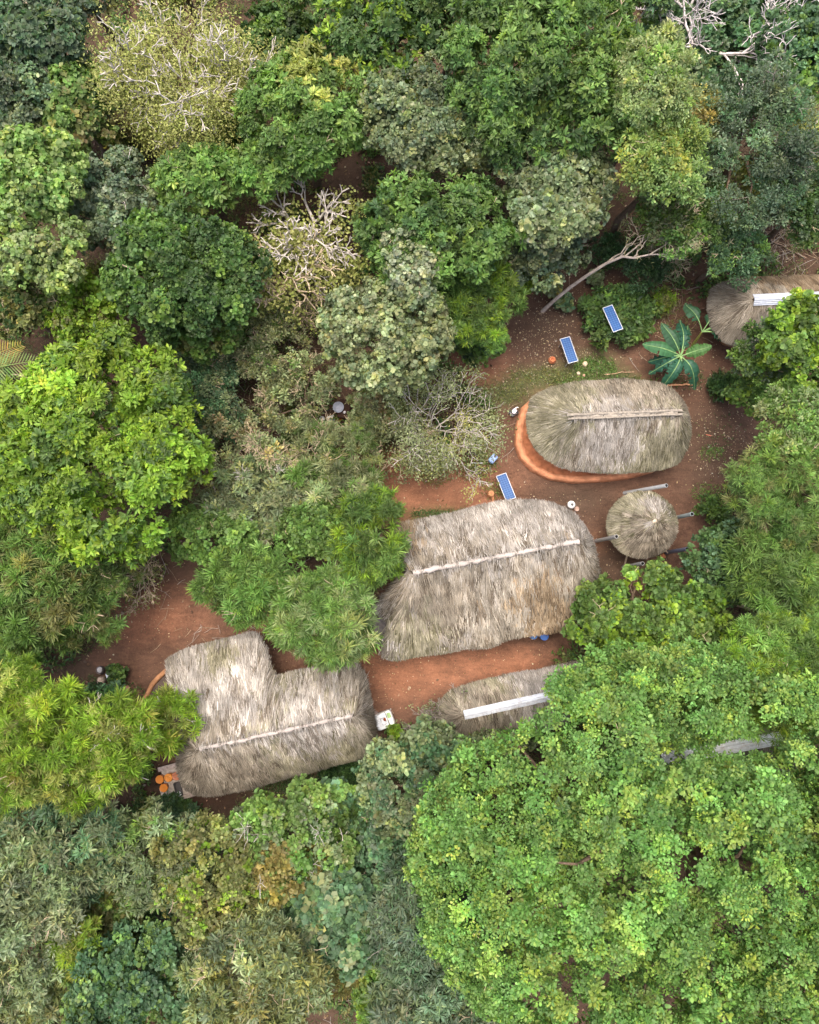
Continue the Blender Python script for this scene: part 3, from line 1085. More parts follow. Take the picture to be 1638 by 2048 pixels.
# ------------------------------------------------------------------ banana plants
def banana_leaf(root, p0, p1, w, rise, tip_drop, col, rng, torn=.3, base=None, stalk=.14):
    n = 26
    t = np.linspace(0, 1, n)
    mid = p0 + (p1 - p0) * t[:, None]
    L = np.linalg.norm(p1 - p0)
    mid[:, 2] = p0[2] + (p1[2] - p0[2]) * t ** 1.6 + rise * np.sin(PI * np.minimum(t * 1.1, 1)) * .8
    tang = nrm(np.gradient(mid, axis=0))
    side = nrm(np.cross(tang, np.array([0, 0, 1.])))
    nor = np.cross(side, tang)
    tt = np.clip((t - stalk) / (1 - stalk), 0, 1)
    prof = np.where(t < stalk, 0.02, np.clip(np.sin(PI * tt ** .75) ** .55, .04, 1)) * w * .5
    prof[-1] = .02
    mb = MB()
    for s in (-1, 1):
        jag = 1 - torn * rng.random(n) * (rng.random(n) < .45)
        ed = mid + side * s * (prof * jag)[:, None] + nor * (.10 * prof)[:, None] - np.array([0, 0, 1.]) * (prof * .24)[:, None] + tang * rng.normal(0, .012, (n, 1))
        md = (mid + ed) / 2 + nor * (prof * .18)[:, None]
        for k in range(n - 1):
            gap = rng.random() < torn * .25 and 0.25 < t[k] < .95
            c = np.array(col) * (1 + .12 * math.sin(k * 2.1)) * rng.uniform(.9, 1.1)
            mb.face([mid[k], mid[k + 1], md[k + 1], md[k]], c)
            if not gap:
                e2 = ed[k + 1] if rng.random() > torn * .5 else ed[k + 1] * .8 + ed[k] * .2
                mb.face([md[k], md[k + 1], e2, ed[k]], c)
    lf = obj('leaf', mb, M_LEAF, root, off=base)
    rb = MB()
    tube(rb, mid + nor * .012, np.linspace(.035, .008, n), 5, (.16, .26, .10))
    obj('midrib', rb, M_BARK, lf, off=base, smooth=True)


rng = np.random.default_rng(77)
c0 = P(1362, 712, 1.9)
g0 = np.array([c0[0], c0[1], 0])
root = thing('banana_plant', 'banana plant with a rosette of broad drooping leaves beside the oval hut', 'plant', g0)
mb = MB()
tube(mb, [g0 - np.array([0, 0, .1]), g0 + np.array([.03, .02, .8]), c0], [.15, .12, .07], 10, (.16, .19, .07))
obj('stem', mb, M_BARK, root, off=g0, smooth=True)
DG, LG = (.034, .095, .045), (.07, .16, .045)
for tip, w, zt, rise, col, torn in (((1324, 646), .62, 2.3, .35, DG, .15), ((1360, 640), .6, 1.7, .5, (.022, .085, .05), .6), ((1285, 688), .58, 2.1, .35, (.05, .15, .06), .1),
                                    ((1424, 692), .56, 2.5, .25, LG, .35), ((1296, 724), .5, 1.2, .3, (.022, .08, .055), .7), ((1297, 748), .48, 1.1, .4, (.03, .10, .065), .9),
                                    ((1323, 777), .55, 1.2, .5, (.032, .11, .065), .4), ((1390, 780), .62, 1.1, .55, (.03, .105, .062), .4), ((1348, 757), .4, .9, .3, DG, .3), ((1376, 650), .4, 1.7, .4, DG, .5)):
    a = np.arctan2(712 - tip[1], tip[0] - 1362)
    st = c0 + np.array([math.cos(a), math.sin(a), 0]) * .05
    banana_leaf(root, st, P(*tip, zt), w * 1.3, rise, 0, col, rng, torn, g0)
c0 = P(1386, 690, 0)
g0 = np.array([c0[0], c0[1], 0])
k0 = P(1404, 664, 1.5)
root = thing('banana_plant', 'young leaning banana with a yellow green stem beside the capped hut', 'plant', g0)
mb = MB()
tube(mb, [c0 - np.array([0, 0, .1]), P(1395, 677, .8), k0], [.09, .07, .045], 8, (.26, .27, .07))
obj('stem', mb, M_BARK, root, off=g0, smooth=True)
for tip, w, zt, rise, col, torn in (((1370, 606), .5, 1.9, .5, DG, .35), ((1468, 636), .5, 1.4, .45, (.03, .10, .055), .7), ((1450, 676), .5, 1.0, .35, (.035, .12, .06), .6), ((1440, 655), .45, 1.3, .4, DG, .8), ((1462, 655), .5, 1.2, .4, (.03, .105, .06), .5), ((1425, 625), .4, 1.7, .4, DG, .5)):
    banana_leaf(root, k0, P(*tip, zt), w * 1.55, rise, 0, col, rng, torn, g0, stalk=.35)

# ------------------------------------------------------------------ palm at the frame's edge
rng = np.random.default_rng(31)
pcn = P(-75, 765, 5.2)
g0 = np.array([pcn[0], pcn[1], 0])
root = thing('palm_tree', 'palm with yellowing fronds reaching in at the edge beside the lime tree', 'tree', g0)
mb = MB()
tube(mb, [g0 - np.array([0, 0, .1]), g0 + np.array([.1, 0, 2.5]), pcn], [.2, .16, .13], 10, BARK['grey'])
obj('trunk', mb, M_BARK, root, off=g0, smooth=True)
for k, (tip, zt, col) in enumerate((((75, 722), 5.6, (.17, .24, .07)), ((40, 690), 4.6, (.30, .25, .06)), ((30, 800), 4.5, (.12, .2, .05)), ((-150, 640), 4.6, (.12, .2, .05)), ((-40, 880), 4.5, (.12, .2, .05)), ((-230, 760), 4.6, (.12, .2, .05)), ((-40, 650), 4.8, (.15, .22, .05)))):
    mb = MB()
    n = 30
    t = np.linspace(0, 1, n)[:, None]
    e = P(*tip, zt)
    mid = pcn + (e - pcn) * t + np.array([0, 0, 1.]) * np.sin(PI * t) * .55
    tube(mb, mid, np.linspace(.05, .012, n), 5, np.array(col) * 1.3)
    tg = nrm(np.gradient(mid, axis=0))
    sdv = nrm(np.cross(tg, np.array([0, 0, 1.])))
    for s in (-1, 1):
        bs = mid[4:]
        d = nrm(sdv[4:] * s + tg[4:] * .6 - np.array([0, 0, .35]))
        nn = nrm(np.cross(d, tg[4:]) * -s)
        leaves(mb, bs, d, nn, .75 * np.sin(PI * np.linspace(.15, .95, len(bs))) + .15, .07, jitter(col, len(bs), rng, .12), droop=.2)
    obj('frond', mb, M_LEAF, root, off=g0)

# ------------------------------------------------------------------ leaning bare trunk over the yard
rng = np.random.default_rng(9)
pth = np.array([P(1085, 622, 0) - np.array([0, 0, .1]), P(1107, 602, .8), P(1140, 575, 1.7), P(1175, 550, 2.5), P(1212, 527, 3.3), P(1245, 513, 3.9), P(1268, 516, 4.2), P(1300, 509, 4.6), P(1340, 508, 4.9)])
g0 = np.array([pth[0][0], pth[0][1], 0])
root = thing('leaning_tree', 'bare pale trunk leaning over the soil with dry twigs at its tip', 'tree', g0)
mb = MB()
tube(mb, pth, [.12, .10, .09, .085, .08, .07, .06, .04, .018], 8, (.33, .28, .235))
tips = []
for a, b, r in (((1214, 526, 3.3), (1264, 486, 4.6), .06), ((1250, 513, 4.0), (1300, 462, 5.3), .05), ((1268, 515, 4.2), (1296, 478, 5.2), .04), ((1300, 509, 4.6), (1345, 480, 5.5), .04), ((1240, 512, 3.8), (1285, 470, 5.0), .035), ((1310, 508, 4.7), (1370, 520, 5), .03)):
    A_, B_ = P(*a), P(*b)
    tube(mb, branch_path(A_, B_, rng, 6, .05), np.linspace(r, .015, 6), 6, (.42, .36, .28), cap=False)
    for q in range(2):
        st = A_ + (B_ - A_) * rng.uniform(.5, 1)
        grow(mb, st, nrm(B_ - A_) + rng.normal(0, .45, 3), .75, .018, 2, rng, (.36, .30, .21), tips, .0, .5, 2, 3, .15, .010)
obj('trunk', mb, M_BARK, root, off=g0, smooth=True)
mb = MB()
T = np.array([t[0] for t in tips])
T = T[rng.random(len(T)) < .55]
i = np.repeat(np.arange(len(T)), 5)
N = len(i)
leaves(mb, T[i] + rng.normal(0, .18, (N, 3)), nrm(rng.normal(0, 1, (N, 3))), nrm(rng.normal(0, .5, (N, 3)) + np.array([0, 0, 1.])), .28, .04, jitter((.19, .2, .10), N, rng))
obj('crown', mb, M_LEAF, root, off=g0)

# ------------------------------------------------------------------ trees and shrubs
# name, label, category, px, py, rx, ry, top height, leaf style, colour, options
TREES = [
    # top strip
    ('broadleaf_tree', 'dull grey green tree in the top corner beside the pale dry tree', 'tree', 70, 60, 125, 100, 7.5, 'clump', 'blue', dict(pal2='teal', f2=.3, bark='tan', twigs=8)),
    ('broadleaf_tree', 'grey green round leaved tree below the corner tree at the edge', 'tree', 30, 195, 85, 85, 7, 'clump', 'blue', dict(pal2='grey', f2=.3)),
    ('broadleaf_tree', 'leafy mid green tree with olive tips squeezed beside the pale dry tree', 'tree', 140, 215, 88, 110, 6.5, 'round', 'mid', dict(pal2='olive', f2=.45, twigs=6)),
    ('shrub', 'dark green shrub of small round leaves beside the pale dry tree', 'shrub', 560, 78, 68, 72, 3.2, 'ball', 'dark', dict(pal2='mid', f2=.45, bough=.3)),
    ('broadleaf_tree', 'bright green tree with a yellow green cap touching the dark top tree', 'tree', 600, 225, 122, 120, 8, 'whorl', 'mid', dict(pal2='fresh', f2=.35, patch=(645, 160, 62, 'limey'))),
    ('broadleaf_tree', 'deep green tree at the top edge with yellow green tufts', 'tree', 765, 65, 120, 95, 8, 'whorl', 'dark', dict(pal2='lime', f2=.22, hole=.2, twigs=4)),
    ('broadleaf_tree', 'largest deep green tree at the top, whorled leaves, behind the grey green trees', 'tree', 1085, 140, 215, 165, 10, 'whorl', 'mid', dict(pal2='dark', f2=.4, bough=.17)),
    ('broadleaf_tree', 'grey green tree with a round crown under the deep green top trees', 'tree', 850, 235, 135, 125, 8.5, 'clump', 'grey', dict(pal2='blue', f2=.35)),
    ('broadleaf_tree', 'grey green tree with a mustard yellow patch of dying leaves', 'tree', 970, 265, 85, 105, 8, 'clump', 'grey', dict(pal2='olive', f2=.2, patch=(948, 240, 42, 'yellow'), twigs=10)),
    ('broadleaf_tree', 'pale variegated grey green tree above the leaning bare trunk', 'tree', 1125, 385, 105, 105, 8, 'clump', 'grey', dict(pal2='silver', f2=.4, twigs=10)),
    ('broadleaf_tree', 'small grey green tree overhanging the bare soil behind the leaning trunk', 'tree', 1085, 495, 85, 70, 6, 'clump', 'blue', dict(pal2='grey', f2=.5, twigs=8)),
    ('feathery_tree', 'tall pale green feathery tree with long light crown', 'tree', 1310, 150, 85, 110, 10.5, 'fine', 'pale', dict(pal2='fresh', f2=.2, bough=.3, patch=(1265, 68, 26, 'yellow'))),
    ('feathery_tree', 'pale light green feathery tree below the tallest pale crown', 'tree', 1325, 305, 92, 95, 9.5, 'fine', 'spring', dict(pal2='limey', f2=.2, bough=.3)),
    ('shrub', 'small mustard yellow bush wedged between pale and blue green crowns', 'shrub', 1400, 225, 36, 44, 8.0, 'fine', 'yellow', dict(pal2='olive', f2=.5)),
    ('broadleaf_tree', 'broad dark blue green tree with muted fine leaves and dry twigs', 'tree', 1500, 290, 125, 145, 8.5, 'fine', 'blue', dict(pal2='teal', f2=.2, bough=.2, twigs=14, twigc='grey')),
    ('broadleaf_tree', 'dark green tree standing behind the white bare tree at the top', 'tree', 1440, 90, 150, 100, 5.5, 'clump', 'teal', dict(pal2='blue', f2=.4, hole=.2)),
    ('broadleaf_tree', 'dark green tree in the top corner beyond the white bare tree', 'tree', 1610, 85, 80, 110, 7.5, 'clump', 'teal', dict(pal2='mid', f2=.35)),
    ('broadleaf_tree', 'small dark green tree at the edge below the yellow green one', 'tree', 1612, 405, 60, 80, 6, 'fine', 'dark', dict(pal2='blue', f2=.3)),
    # crowns cut by the photo's edge
    ('broadleaf_tree', 'dull green tree at the top edge between corner tree and pale dry tree', 'tree', 175, -25, 70, 60, 6.5, 'clump', 'blue', dict(pal2='olive', f2=.4)),
    ('broadleaf_tree', 'green crown showing only its rim at the top edge behind the small round leaved shrub', 'tree', 640, -30, 75, 55, 6.5, 'whorl', 'mid', dict(pal2='dark', f2=.4)),
    ('broadleaf_tree', 'deep green crown rim at the top edge between the two deep green trees', 'tree', 900, -20, 110, 75, 8.5, 'whorl', 'dark', dict(pal2='mid', f2=.4)),
    ('broadleaf_tree', 'mid green crown rim at the top edge behind the tall pale feathery tree', 'tree', 1250, -35, 110, 75, 8.5, 'whorl', 'mid', dict(pal2='teal', f2=.4)),
    ('broadleaf_tree', 'dark crown rim at the top edge under the white dead branches', 'tree', 1480, -50, 130, 75, 5.5, 'clump', 'teal', dict(pal2='dark', f2=.4)),
    ('broadleaf_tree', 'grey olive crown rim at the top edge just behind the pale dry tree', 'tree', 350, -60, 130, 60, 6.0, 'fine', 'olive', dict(pal2='limey', f2=.5)),
    # left block
    ('broadleaf_tree', 'light green clumpy tree at the edge, tallest of the left margin', 'tree', 70, 345, 100, 95, 8.5, 'ball', 'spring', dict(pal2='fresh', f2=.4)),
    ('broadleaf_tree', 'light green tree with large round leaves at the edge above the lime shrub', 'tree', 45, 475, 100, 100, 8, 'ball', 'spring', dict(pal2='pale', f2=.5)),
    ('broadleaf_tree', 'silvery blue green tree between the light green trees and the pale bare tree', 'tree', 225, 410, 92, 110, 6.5, 'ball', 'blue', dict(pal2='silver', f2=.4, twigs=6, twigc='pale')),
    ('broadleaf_tree', 'bright mid green tree of long whorled leaves, wide and low', 'tree', 405, 350, 88, 72, 6.8, 'whorl', 'fresh', dict(pal2='mid', f2=.3)),
    ('broadleaf_tree', 'bright mid green tree joined to the wide low one on its far side', 'tree', 530, 330, 72, 60, 7, 'whorl', 'fresh', dict(pal2='mid', f2=.4)),
    ('broadleaf_tree', 'large dark green clumpy tree above the big lime tree', 'tree', 365, 555, 150, 135, 8.5, 'clump', 'dark', dict(pal2='mid', f2=.35, bough=.2)),
    ('broadleaf_tree', 'dark green tree edged with yellow green below the large dark tree', 'tree', 400, 660, 75, 60, 5.5, 'clump', 'mid', dict(pal2='olive', f2=.4)),
    ('shrub', 'glowing yellow green shrub of round leaf balls above the lime tree', 'shrub', 160, 610, 72, 80, 5, 'ball', 'lime', dict(pal2='olive', f2=.35, bough=.28)),
    ('broadleaf_tree', 'olive and rust speckled small tree at the edge with a thin grey stem', 'tree', 28, 610, 70, 70, 5, 'clump', 'olive', dict(pal2='dark', f2=.35, twigs=8, hole=.2)),
    ('broadleaf_tree', 'biggest bright lime green tree, round crown of whorled leaves', 'tree', 185, 880, 205, 200, 9.5, 'whorl', 'lime', dict(pal2='mid', f2=.25, bough=.17, kids=14, hole=.0, lumpy=.1, inner=.8)),
    ('feathery_tree', 'green feathery tree below the big lime tree at the edge', 'tree', 65, 1150, 125, 120, 7.5, 'feather', 'mid', dict(pal2='olive', f2=.4, bough=.26)),
    ('feathery_tree', 'green feathery tree with dry straw coloured twigs overhanging the path', 'tree', 180, 1175, 105, 92, 6, 'feather', 'mid', dict(pal2='olive', f2=.4, twigs=40, bough=.27)),
    ('shrub', 'dark green shrub at the edge above the two lime feathery trees', 'shrub', 25, 1310, 60, 60, 4, 'clump', 'mid', dict(pal2='fresh', f2=.3)),
    ('feathery_tree', 'lime yellow feathery tree cut by the edge of the photo near the clay jars', 'tree', 50, 1462, 112, 128, 9, 'feather', 'lime', dict(pal2='limey', f2=.4, bough=.24)),
    ('feathery_tree', 'lime yellow feathery tree over the end of the stepped hut', 'tree', 190, 1492, 108, 98, 8, 'feather', 'lime', dict(pal2='limey', f2=.5, twigs=14, twigc='pale', bough=.24)),
    ('feathery_tree', 'small lime feathery sapling over the clay rim of the earth terrace', 'tree', 335, 1440, 42, 50, 5.0, 'feather', 'lime', dict(pal2='limey', f2=.5, twigs=4, twigc='pale')),
    # centre
    ('broadleaf_tree', 'mid green tree with whorled leaves beside the grey cobbled crown', 'tree', 880, 460, 150, 110, 9, 'whorl', 'mid', dict(pal2='dark', f2=.3, bough=.2)),
    ('broadleaf_tree', 'small pale grey green crown set in front of the mid green tree', 'tree', 822, 530, 58, 66, 8.8, 'ball', 'silver', dict(pal2='grey', f2=.4, bough=.34)),
    ('broadleaf_tree', 'dense grey green tree with a cobbled dome crown in the middle', 'tree', 772, 668, 126, 112, 8.5, 'ball', 'sage', dict(pal2='grey', f2=.5, bough=.125, hole=.0, lumpy=.05, gaps=((680, 822, 24),))),
    ('feathery_tree', 'light green feathery tree bordering the bare soil of the yard', 'tree', 945, 590, 88, 95, 6.5, 'feather', 'mid', dict(pal2='lime', f2=.3, bough=.28)),
    ('feathery_tree', 'small yellow green feathery tree at the corner of the littered soil', 'tree', 1038, 545, 48, 40, 4.5, 'feather', 'lime', dict(pal2='mid', f2=.4)),
    ('shrub', 'fresh green low bush on red soil below the cobbled crown', 'shrub', 950, 685, 52, 48, 2.2, 'clump', 'fresh', dict(pal2='teal', f2=.3, hole=.25, bough=.34)),
    ('feathery_tree', 'grey green feathery tree with dry grass tips above the solar panels', 'tree', 1375, 425, 92, 85, 6.5, 'fine', 'mid', dict(pal2='grey', f2=.4, twigs=26, hole=.18)),
    ('broadleaf_tree', 'small blue green tree above the capped hut', 'tree', 1472, 488, 62, 75, 5.5, 'fine', 'teal', dict(pal2='fresh', f2=.3, bough=.3)),
    ('shrub', 'smooth dark green bush beside the leaning bare trunk', 'shrub', 1292, 545, 42, 42, 2.4, 'fine', 'deep', dict(pal2='teal', f2=.5, bough=.3, lumpy=.06)),
    ('shrub', 'leafy green bush around a solar panel', 'shrub', 1234, 629, 70, 58, 1.3, 'whorl', 'dark', dict(pal2='mid', f2=.4, bough=.25, low=0.0, hole=.0)),
    ('shrub', 'small yellow green plant between the panel bush and the banana', 'shrub', 1322, 602, 24, 24, 1.0, 'fine', 'olive', dict(pal2='lime', f2=.4)),
    ('broadleaf_tree', 'bright green tree with yellow tips over the edge of the capped hut', 'tree', 1618, 690, 82, 82, 7.5, 'clump', 'mid', dict(pal2='lime', f2=.35)),
    ('broadleaf_tree', 'dark fine leaved tree leaning on the capped hut', 'tree', 1535, 702, 58, 62, 5.5, 'fine', 'mid', dict(pal2='blue', f2=.35, twigs=8)),
    ('shrub', 'sparse fresh green bush beside the fallen log on the soil', 'shrub', 1510, 770, 50, 42, 3.0, 'clump', 'fresh', dict(pal2='lime', f2=.35, hole=.22)),
    ('feathery_tree', 'pale green soft tree at the edge below the yellow tipped tree', 'tree', 1615, 860, 88, 85, 7.5, 'fine', 'fresh', dict(pal2='pale', f2=.45, bough=.27)),
    ('feathery_tree', 'broad light green feathery tree along the dark soil behind the oval hut', 'tree', 1592, 985, 112, 112, 8, 'feather', 'fresh', dict(pal2='olive', f2=.35, bough=.24, twigs=8)),
    ('broadleaf_tree', 'dark green small leaved tree near the round hut', 'tree', 1468, 1118, 80, 76, 5.5, 'clump', 'dark', dict(pal2='teal', f2=.4)),
    ('feathery_tree', 'mid green feathery tree at the edge with dry twigs, below the broad feathery one', 'tree', 1595, 1130, 105, 110, 7.5, 'feather', 'mid', dict(pal2='fresh', f2=.4, twigs=10, bough=.25)),
    ('shrub', 'low mossy green bush on the dark soil near the pipe post', 'shrub', 1430, 1018, 28, 24, 1.2, 'fine', 'mid', dict(pal2='dark', f2=.4, low=0.0)),
    ('shrub', 'bright yellow green small leaved tall shrub beside the long hut', 'shrub', 1288, 1240, 132, 78, 5.5, 'clump', 'mid', dict(pal2='lime', f2=.22, bough=.2)),
    # scrub between lime tree and yard
    ('scrub_tree', 'thin grey green scrub tree below the olive bare limbs', 'tree', 520, 690, 90, 80, 4.2, 'fine', 'sage', dict(pal2='mid', f2=.3, hole=.3, twigs=50)),
    ('scrub_tree', 'olive scrub tree beside the outdoor kitchen table', 'tree', 600, 790, 75, 70, 3.6, 'fine', 'sage', dict(pal2='straw', f2=.15, hole=.38, twigs=50, gaps=((676, 822, 34), (648, 838, 18), (575, 822, 24)))),
    ('scrub_tree', 'dark teal scrub bush pressed against the big lime tree', 'tree', 425, 790, 65, 85, 3.8, 'fine', 'teal', dict(pal2='grey', f2=.5, hole=.25, twigs=26)),
    ('scrub_tree', 'grey green scrub tree with many dry twigs in the middle of the thicket', 'tree', 520, 890, 95, 75, 4.2, 'fine', 'sage', dict(pal2='straw', f2=.2, hole=.3, twigs=130, gaps=((572, 822, 24), (490, 912, 20), (620, 898, 16)))),
    ('scrub_tree', 'wispy olive green scrub tree below the kitchen table', 'tree', 665, 905, 90, 70, 3.8, 'feather', 'sage', dict(pal2='mid', f2=.3, hole=.32, twigs=55, gaps=((676, 824, 34), (648, 838, 18), (625, 900, 20)))),
    ('scrub_tree', 'dark grey green scrub tree with long pale leaves low in the thicket', 'tree', 500, 1000, 95, 70, 4.6, 'long', 'grey', dict(pal2='sage', f2=.5, hole=.2, twigs=50, twigc='pale')),
    ('scrub_tree', 'grey green scrub tree bordering the orange soil of the yard', 'tree', 650, 995, 100, 70, 4.2, 'feather', 'sage', dict(pal2='mid', f2=.4, hole=.25, twigs=50)),
    ('scrub_tree', 'brown olive sparse scrub under the cobbled grey crown', 'tree', 740, 830, 80, 45, 2.8, 'fine', 'sage', dict(pal2='straw', f2=.15, hole=.35, twigs=45, gaps=((676, 822, 36), (648, 838, 18)))),
    ('broadleaf_tree', 'green small leaved tree by the path bend below the thicket', 'tree', 435, 1065, 85, 60, 5, 'clump', 'mid', dict(pal2='fresh', f2=.35)),
    ('feathery_tree', 'yellow green feathery tree covering the gable of the long hut', 'tree', 742, 1082, 66, 95, 6.2, 'feather', 'mid', dict(pal2='lime', f2=.35, bough=.27)),
    ('broadleaf_tree', 'fresh green tree between the thicket and the long hut', 'tree', 625, 1062, 85, 52, 5, 'clump', 'mid', dict(pal2='fresh', f2=.35)),
    ('feathery_tree', 'light green feathery tree above the path behind the stepped hut', 'tree', 490, 1165, 96, 74, 5.6, 'feather', 'fresh', dict(pal2='mid', f2=.4, bough=.27)),
    ('feathery_tree', 'full light green tree standing between the stepped hut and the long hut', 'tree', 660, 1238, 97, 95, 6.5, 'feather', 'fresh', dict(pal2='pale', f2=.35, bough=.22, hole=.03)),
    # broad tree, lower side
    ('broad_tree', 'vast broad green tree filling the lower corner, leafy pads with yellow tips', 'tree', 1415, 1735, 520, 370, 12, 'big', 'leafy', dict(pal2='tip', f2=.3, bough=.056, hole=.0, lumpy=.03, kids=26, flat=.36, dens=1.15, inner=.6, gaps=((950, 1425, 62), (1010, 1408, 58), (1055, 1385, 48), (1335, 1516, 20), (1375, 1508, 13), (1452, 1494, 22), (1490, 1488, 27), (1525, 1482, 28), (1555, 1478, 25)))),
    ('broadleaf_tree', 'green tree beside the bright shrub, joined to the vast broad tree', 'tree', 1325, 1385, 200, 90, 8.5, 'big', 'leafy', dict(pal2='tip', f2=.3, bough=.11, hole=.0, flat=.42, dens=1.1, inner=.5, gaps=((1340, 1513, 18), (1452, 1494, 22), (1490, 1487, 27), (1525, 1482, 28), (1555, 1478, 25), (950, 1425, 62), (1010, 1408, 58), (1055, 1385, 48)))),
    ('feathery_tree', 'yellow green feathery tree at the edge above the vast broad tree', 'tree', 1555, 1350, 120, 110, 9.5, 'feather', 'fresh', dict(pal2='lime', f2=.4, bough=.24)),
    ('feathery_tree', 'pale green tree at the edge between the two yellow green feathery crowns', 'tree', 1610, 1235, 70, 60, 7.0, 'feather', 'grey', dict(pal2='fresh', f2=.4, bough=.3, twigs=8)),
    ('shrub', 'thin grey green bush over the lower eave of the small hut', 'shrub', 985, 1482, 78, 30, 2.8, 'clump', 'grey', dict(pal2='mid', f2=.4, hole=.2, twigs=14)),
    # bottom block
    ('broadleaf_tree', 'grey green clumpy tree between the stepped hut and the broad tree', 'tree', 850, 1570, 115, 110, 7, 'clump', 'grey', dict(pal2='teal', f2=.4)),
    ('broadleaf_tree', 'dark blue green tree in the gap beside the broad tree', 'tree', 800, 1700, 85, 90, 5.5, 'clump', 'teal', dict(pal2='blue', f2=.5, hole=.2)),
    ('broadleaf_tree', 'dusky blue grey tree at the bottom beside the broad tree', 'tree', 860, 1860, 115, 120, 7, 'long', 'blue', dict(pal2='teal', f2=.3, twigs=14, twigc='grey')),
    ('broadleaf_tree', 'dusky blue grey tree at the bottom edge half under the broad tree', 'tree', 900, 2020, 130, 85, 6.5, 'long', 'blue', dict(pal2='grey', f2=.3, twigs=12)),
    ('broadleaf_tree', 'grey green tree of long narrow leaves below the lime feathery trees', 'tree', 130, 1690, 120, 95, 7, 'long', 'grey', dict(pal2='teal', f2=.4, twigs=10)),
    ('broadleaf_tree', 'grey green tree of long narrow leaves in the bottom corner', 'tree', 50, 1850, 120, 130, 8, 'long', 'grey', dict(pal2='silver', f2=.3, twigs=10)),
    ('shrub', 'lime green tuft shrub glowing among grey green trees at the bottom', 'shrub', 152, 1895, 46, 62, 7.0, 'feather', 'lime', dict(pal2='limey', f2=.4, bough=.34)),
    ('shrub', 'brown olive shrub behind the lime green tuft', 'shrub', 210, 1835, 60, 60, 5.0, 'clump', 'olive', dict(pal2='mid', f2=.5)),
    ('broadleaf_tree', 'sage green tree of narrow leaves below the stepped hut', 'tree', 310, 1705, 105, 78, 6.5, 'long', 'grey', dict(pal2='fresh', f2=.3)),
    ('broadleaf_tree', 'olive yellow leafy tree beside the sage green one', 'tree', 420, 1760, 92, 120, 7.2, 'clump', 'olive', dict(pal2='lime', f2=.25)),
    ('broadleaf_tree', 'green tree with a mustard yellow heart and white dead twigs', 'tree', 575, 1690, 95, 105, 6.5, 'clump', 'fresh', dict(pal2='grey', f2=.4, patch=(575, 1760, 62, 'yellow'), twigs=30, twigc='pale')),
    ('broadleaf_tree', 'dark green tree behind the tree with the mustard yellow heart', 'tree', 685, 1655, 60, 95, 5, 'round', 'teal', dict(pal2='mid', f2=.4, hole=.2)),
    ('broadleaf_tree', 'cool green round leaved tree below the mustard yellow heart', 'tree', 655, 1830, 105, 90, 6.5, 'round', 'teal', dict(pal2='grey', f2=.35)),
    ('broadleaf_tree', 'cool green smaller tree wedged beside the olive yellow one', 'tree', 530, 1830, 70, 70, 5.8, 'round', 'teal', dict(pal2='mid', f2=.35)),
    ('broadleaf_tree', 'olive grey tree with straw coloured sprigs at the bottom edge', 'tree', 515, 1965, 125, 115, 8, 'long', 'grey', dict(pal2='olive', f2=.5, twigs=34)),
    ('broadleaf_tree', 'saturated teal green clumpy tree at the bottom edge', 'tree', 275, 1975, 125, 110, 7.5, 'clump', 'teal', dict(pal2='fresh', f2=.25)),
    ('shrub', 'dark teal bush in the gap above the saturated teal tree', 'shrub', 265, 1865, 65, 60, 4, 'fine', 'teal', dict(pal2='deep', f2=.5)),
    ('shrub', 'mustard yellow grassy bush beside the bottom soil gap', 'shrub', 700, 1935, 52, 40, 4, 'feather', 'yellow', dict(pal2='olive', f2=.6, twigs=12, twigc='pale')),
    ('shrub', 'fresh yellow green bush below the mustard bush', 'shrub', 765, 1990, 55, 55, 4.5, 'clump', 'fresh', dict(pal2='lime', f2=.4)),
    ('shrub', 'yellow green bush beside the dusky blue grey tree', 'shrub', 765, 1880, 40, 55, 5, 'whorl', 'fresh', dict(pal2='lime', f2=.4)),
    ('broadleaf_tree', 'muted green tree in the very bottom corner with yellow straw tips', 'tree', 40, 2020, 100, 70, 6.5, 'long', 'grey', dict(pal2='olive', f2=.4, twigs=12)),
    ('shrub', 'small dark bush behind the orange buckets platform', 'shrub', 352, 1622, 45, 26, 1.2, 'whorl', 'teal', dict(pal2='dark', f2=.5, low=0.0)),
    ('shrub', 'little leafy green plant among the clay jars', 'shrub', 234, 1354, 17, 20, .7, 'clump', 'dark', dict(pal2='fresh', f2=.4)),
    ('shrub', 'dark undergrowth bush between the clay jars and the lime trees', 'shrub', 205, 1405, 50, 32, 1.4, 'whorl', 'deep', dict(pal2='teal', f2=.5, low=0.0)),
    ('shrub', 'dark green creeper bush at the back of the stepped hut', 'shrub', 690, 1548, 50, 26, .8, 'fine', 'deep', dict(pal2='dark', f2=.5, low=0.0)),
    ('shrub', 'pale green cactus like plant beside the foot of the leaning trunk', 'shrub', 1105, 577, 17, 18, .8, 'round', 'grey', dict(pal2='olive', f2=.5)),
    ('shrub', 'small green plant under the middle of the leaning trunk', 'shrub', 1126, 602, 17, 14, .7, 'round', 'teal', dict(pal2='grey', f2=.5)),
    ('shrub', 'small grey green plant on the soil above the leafy panel bush', 'shrub', 1192, 556, 12, 12, .6, 'round', 'grey', dict()),
    ('shrub', 'low bush growing behind the leaning trunk under the grey green tree', 'shrub', 1222, 500, 38, 30, 1.6, 'fine', 'deep', dict(pal2='teal', f2=.4)),
    ('shrub', 'dark low bush on soil beside the fallen log', 'shrub', 1448, 772, 30, 24, .9, 'fine', 'deep', dict(pal2='dark', f2=.4, low=0.0)),
    ('shrub', 'bright leafy sprig beside the white plastic tub', 'shrub', 787, 1463, 14, 12, .6, 'round', 'lime', dict()),
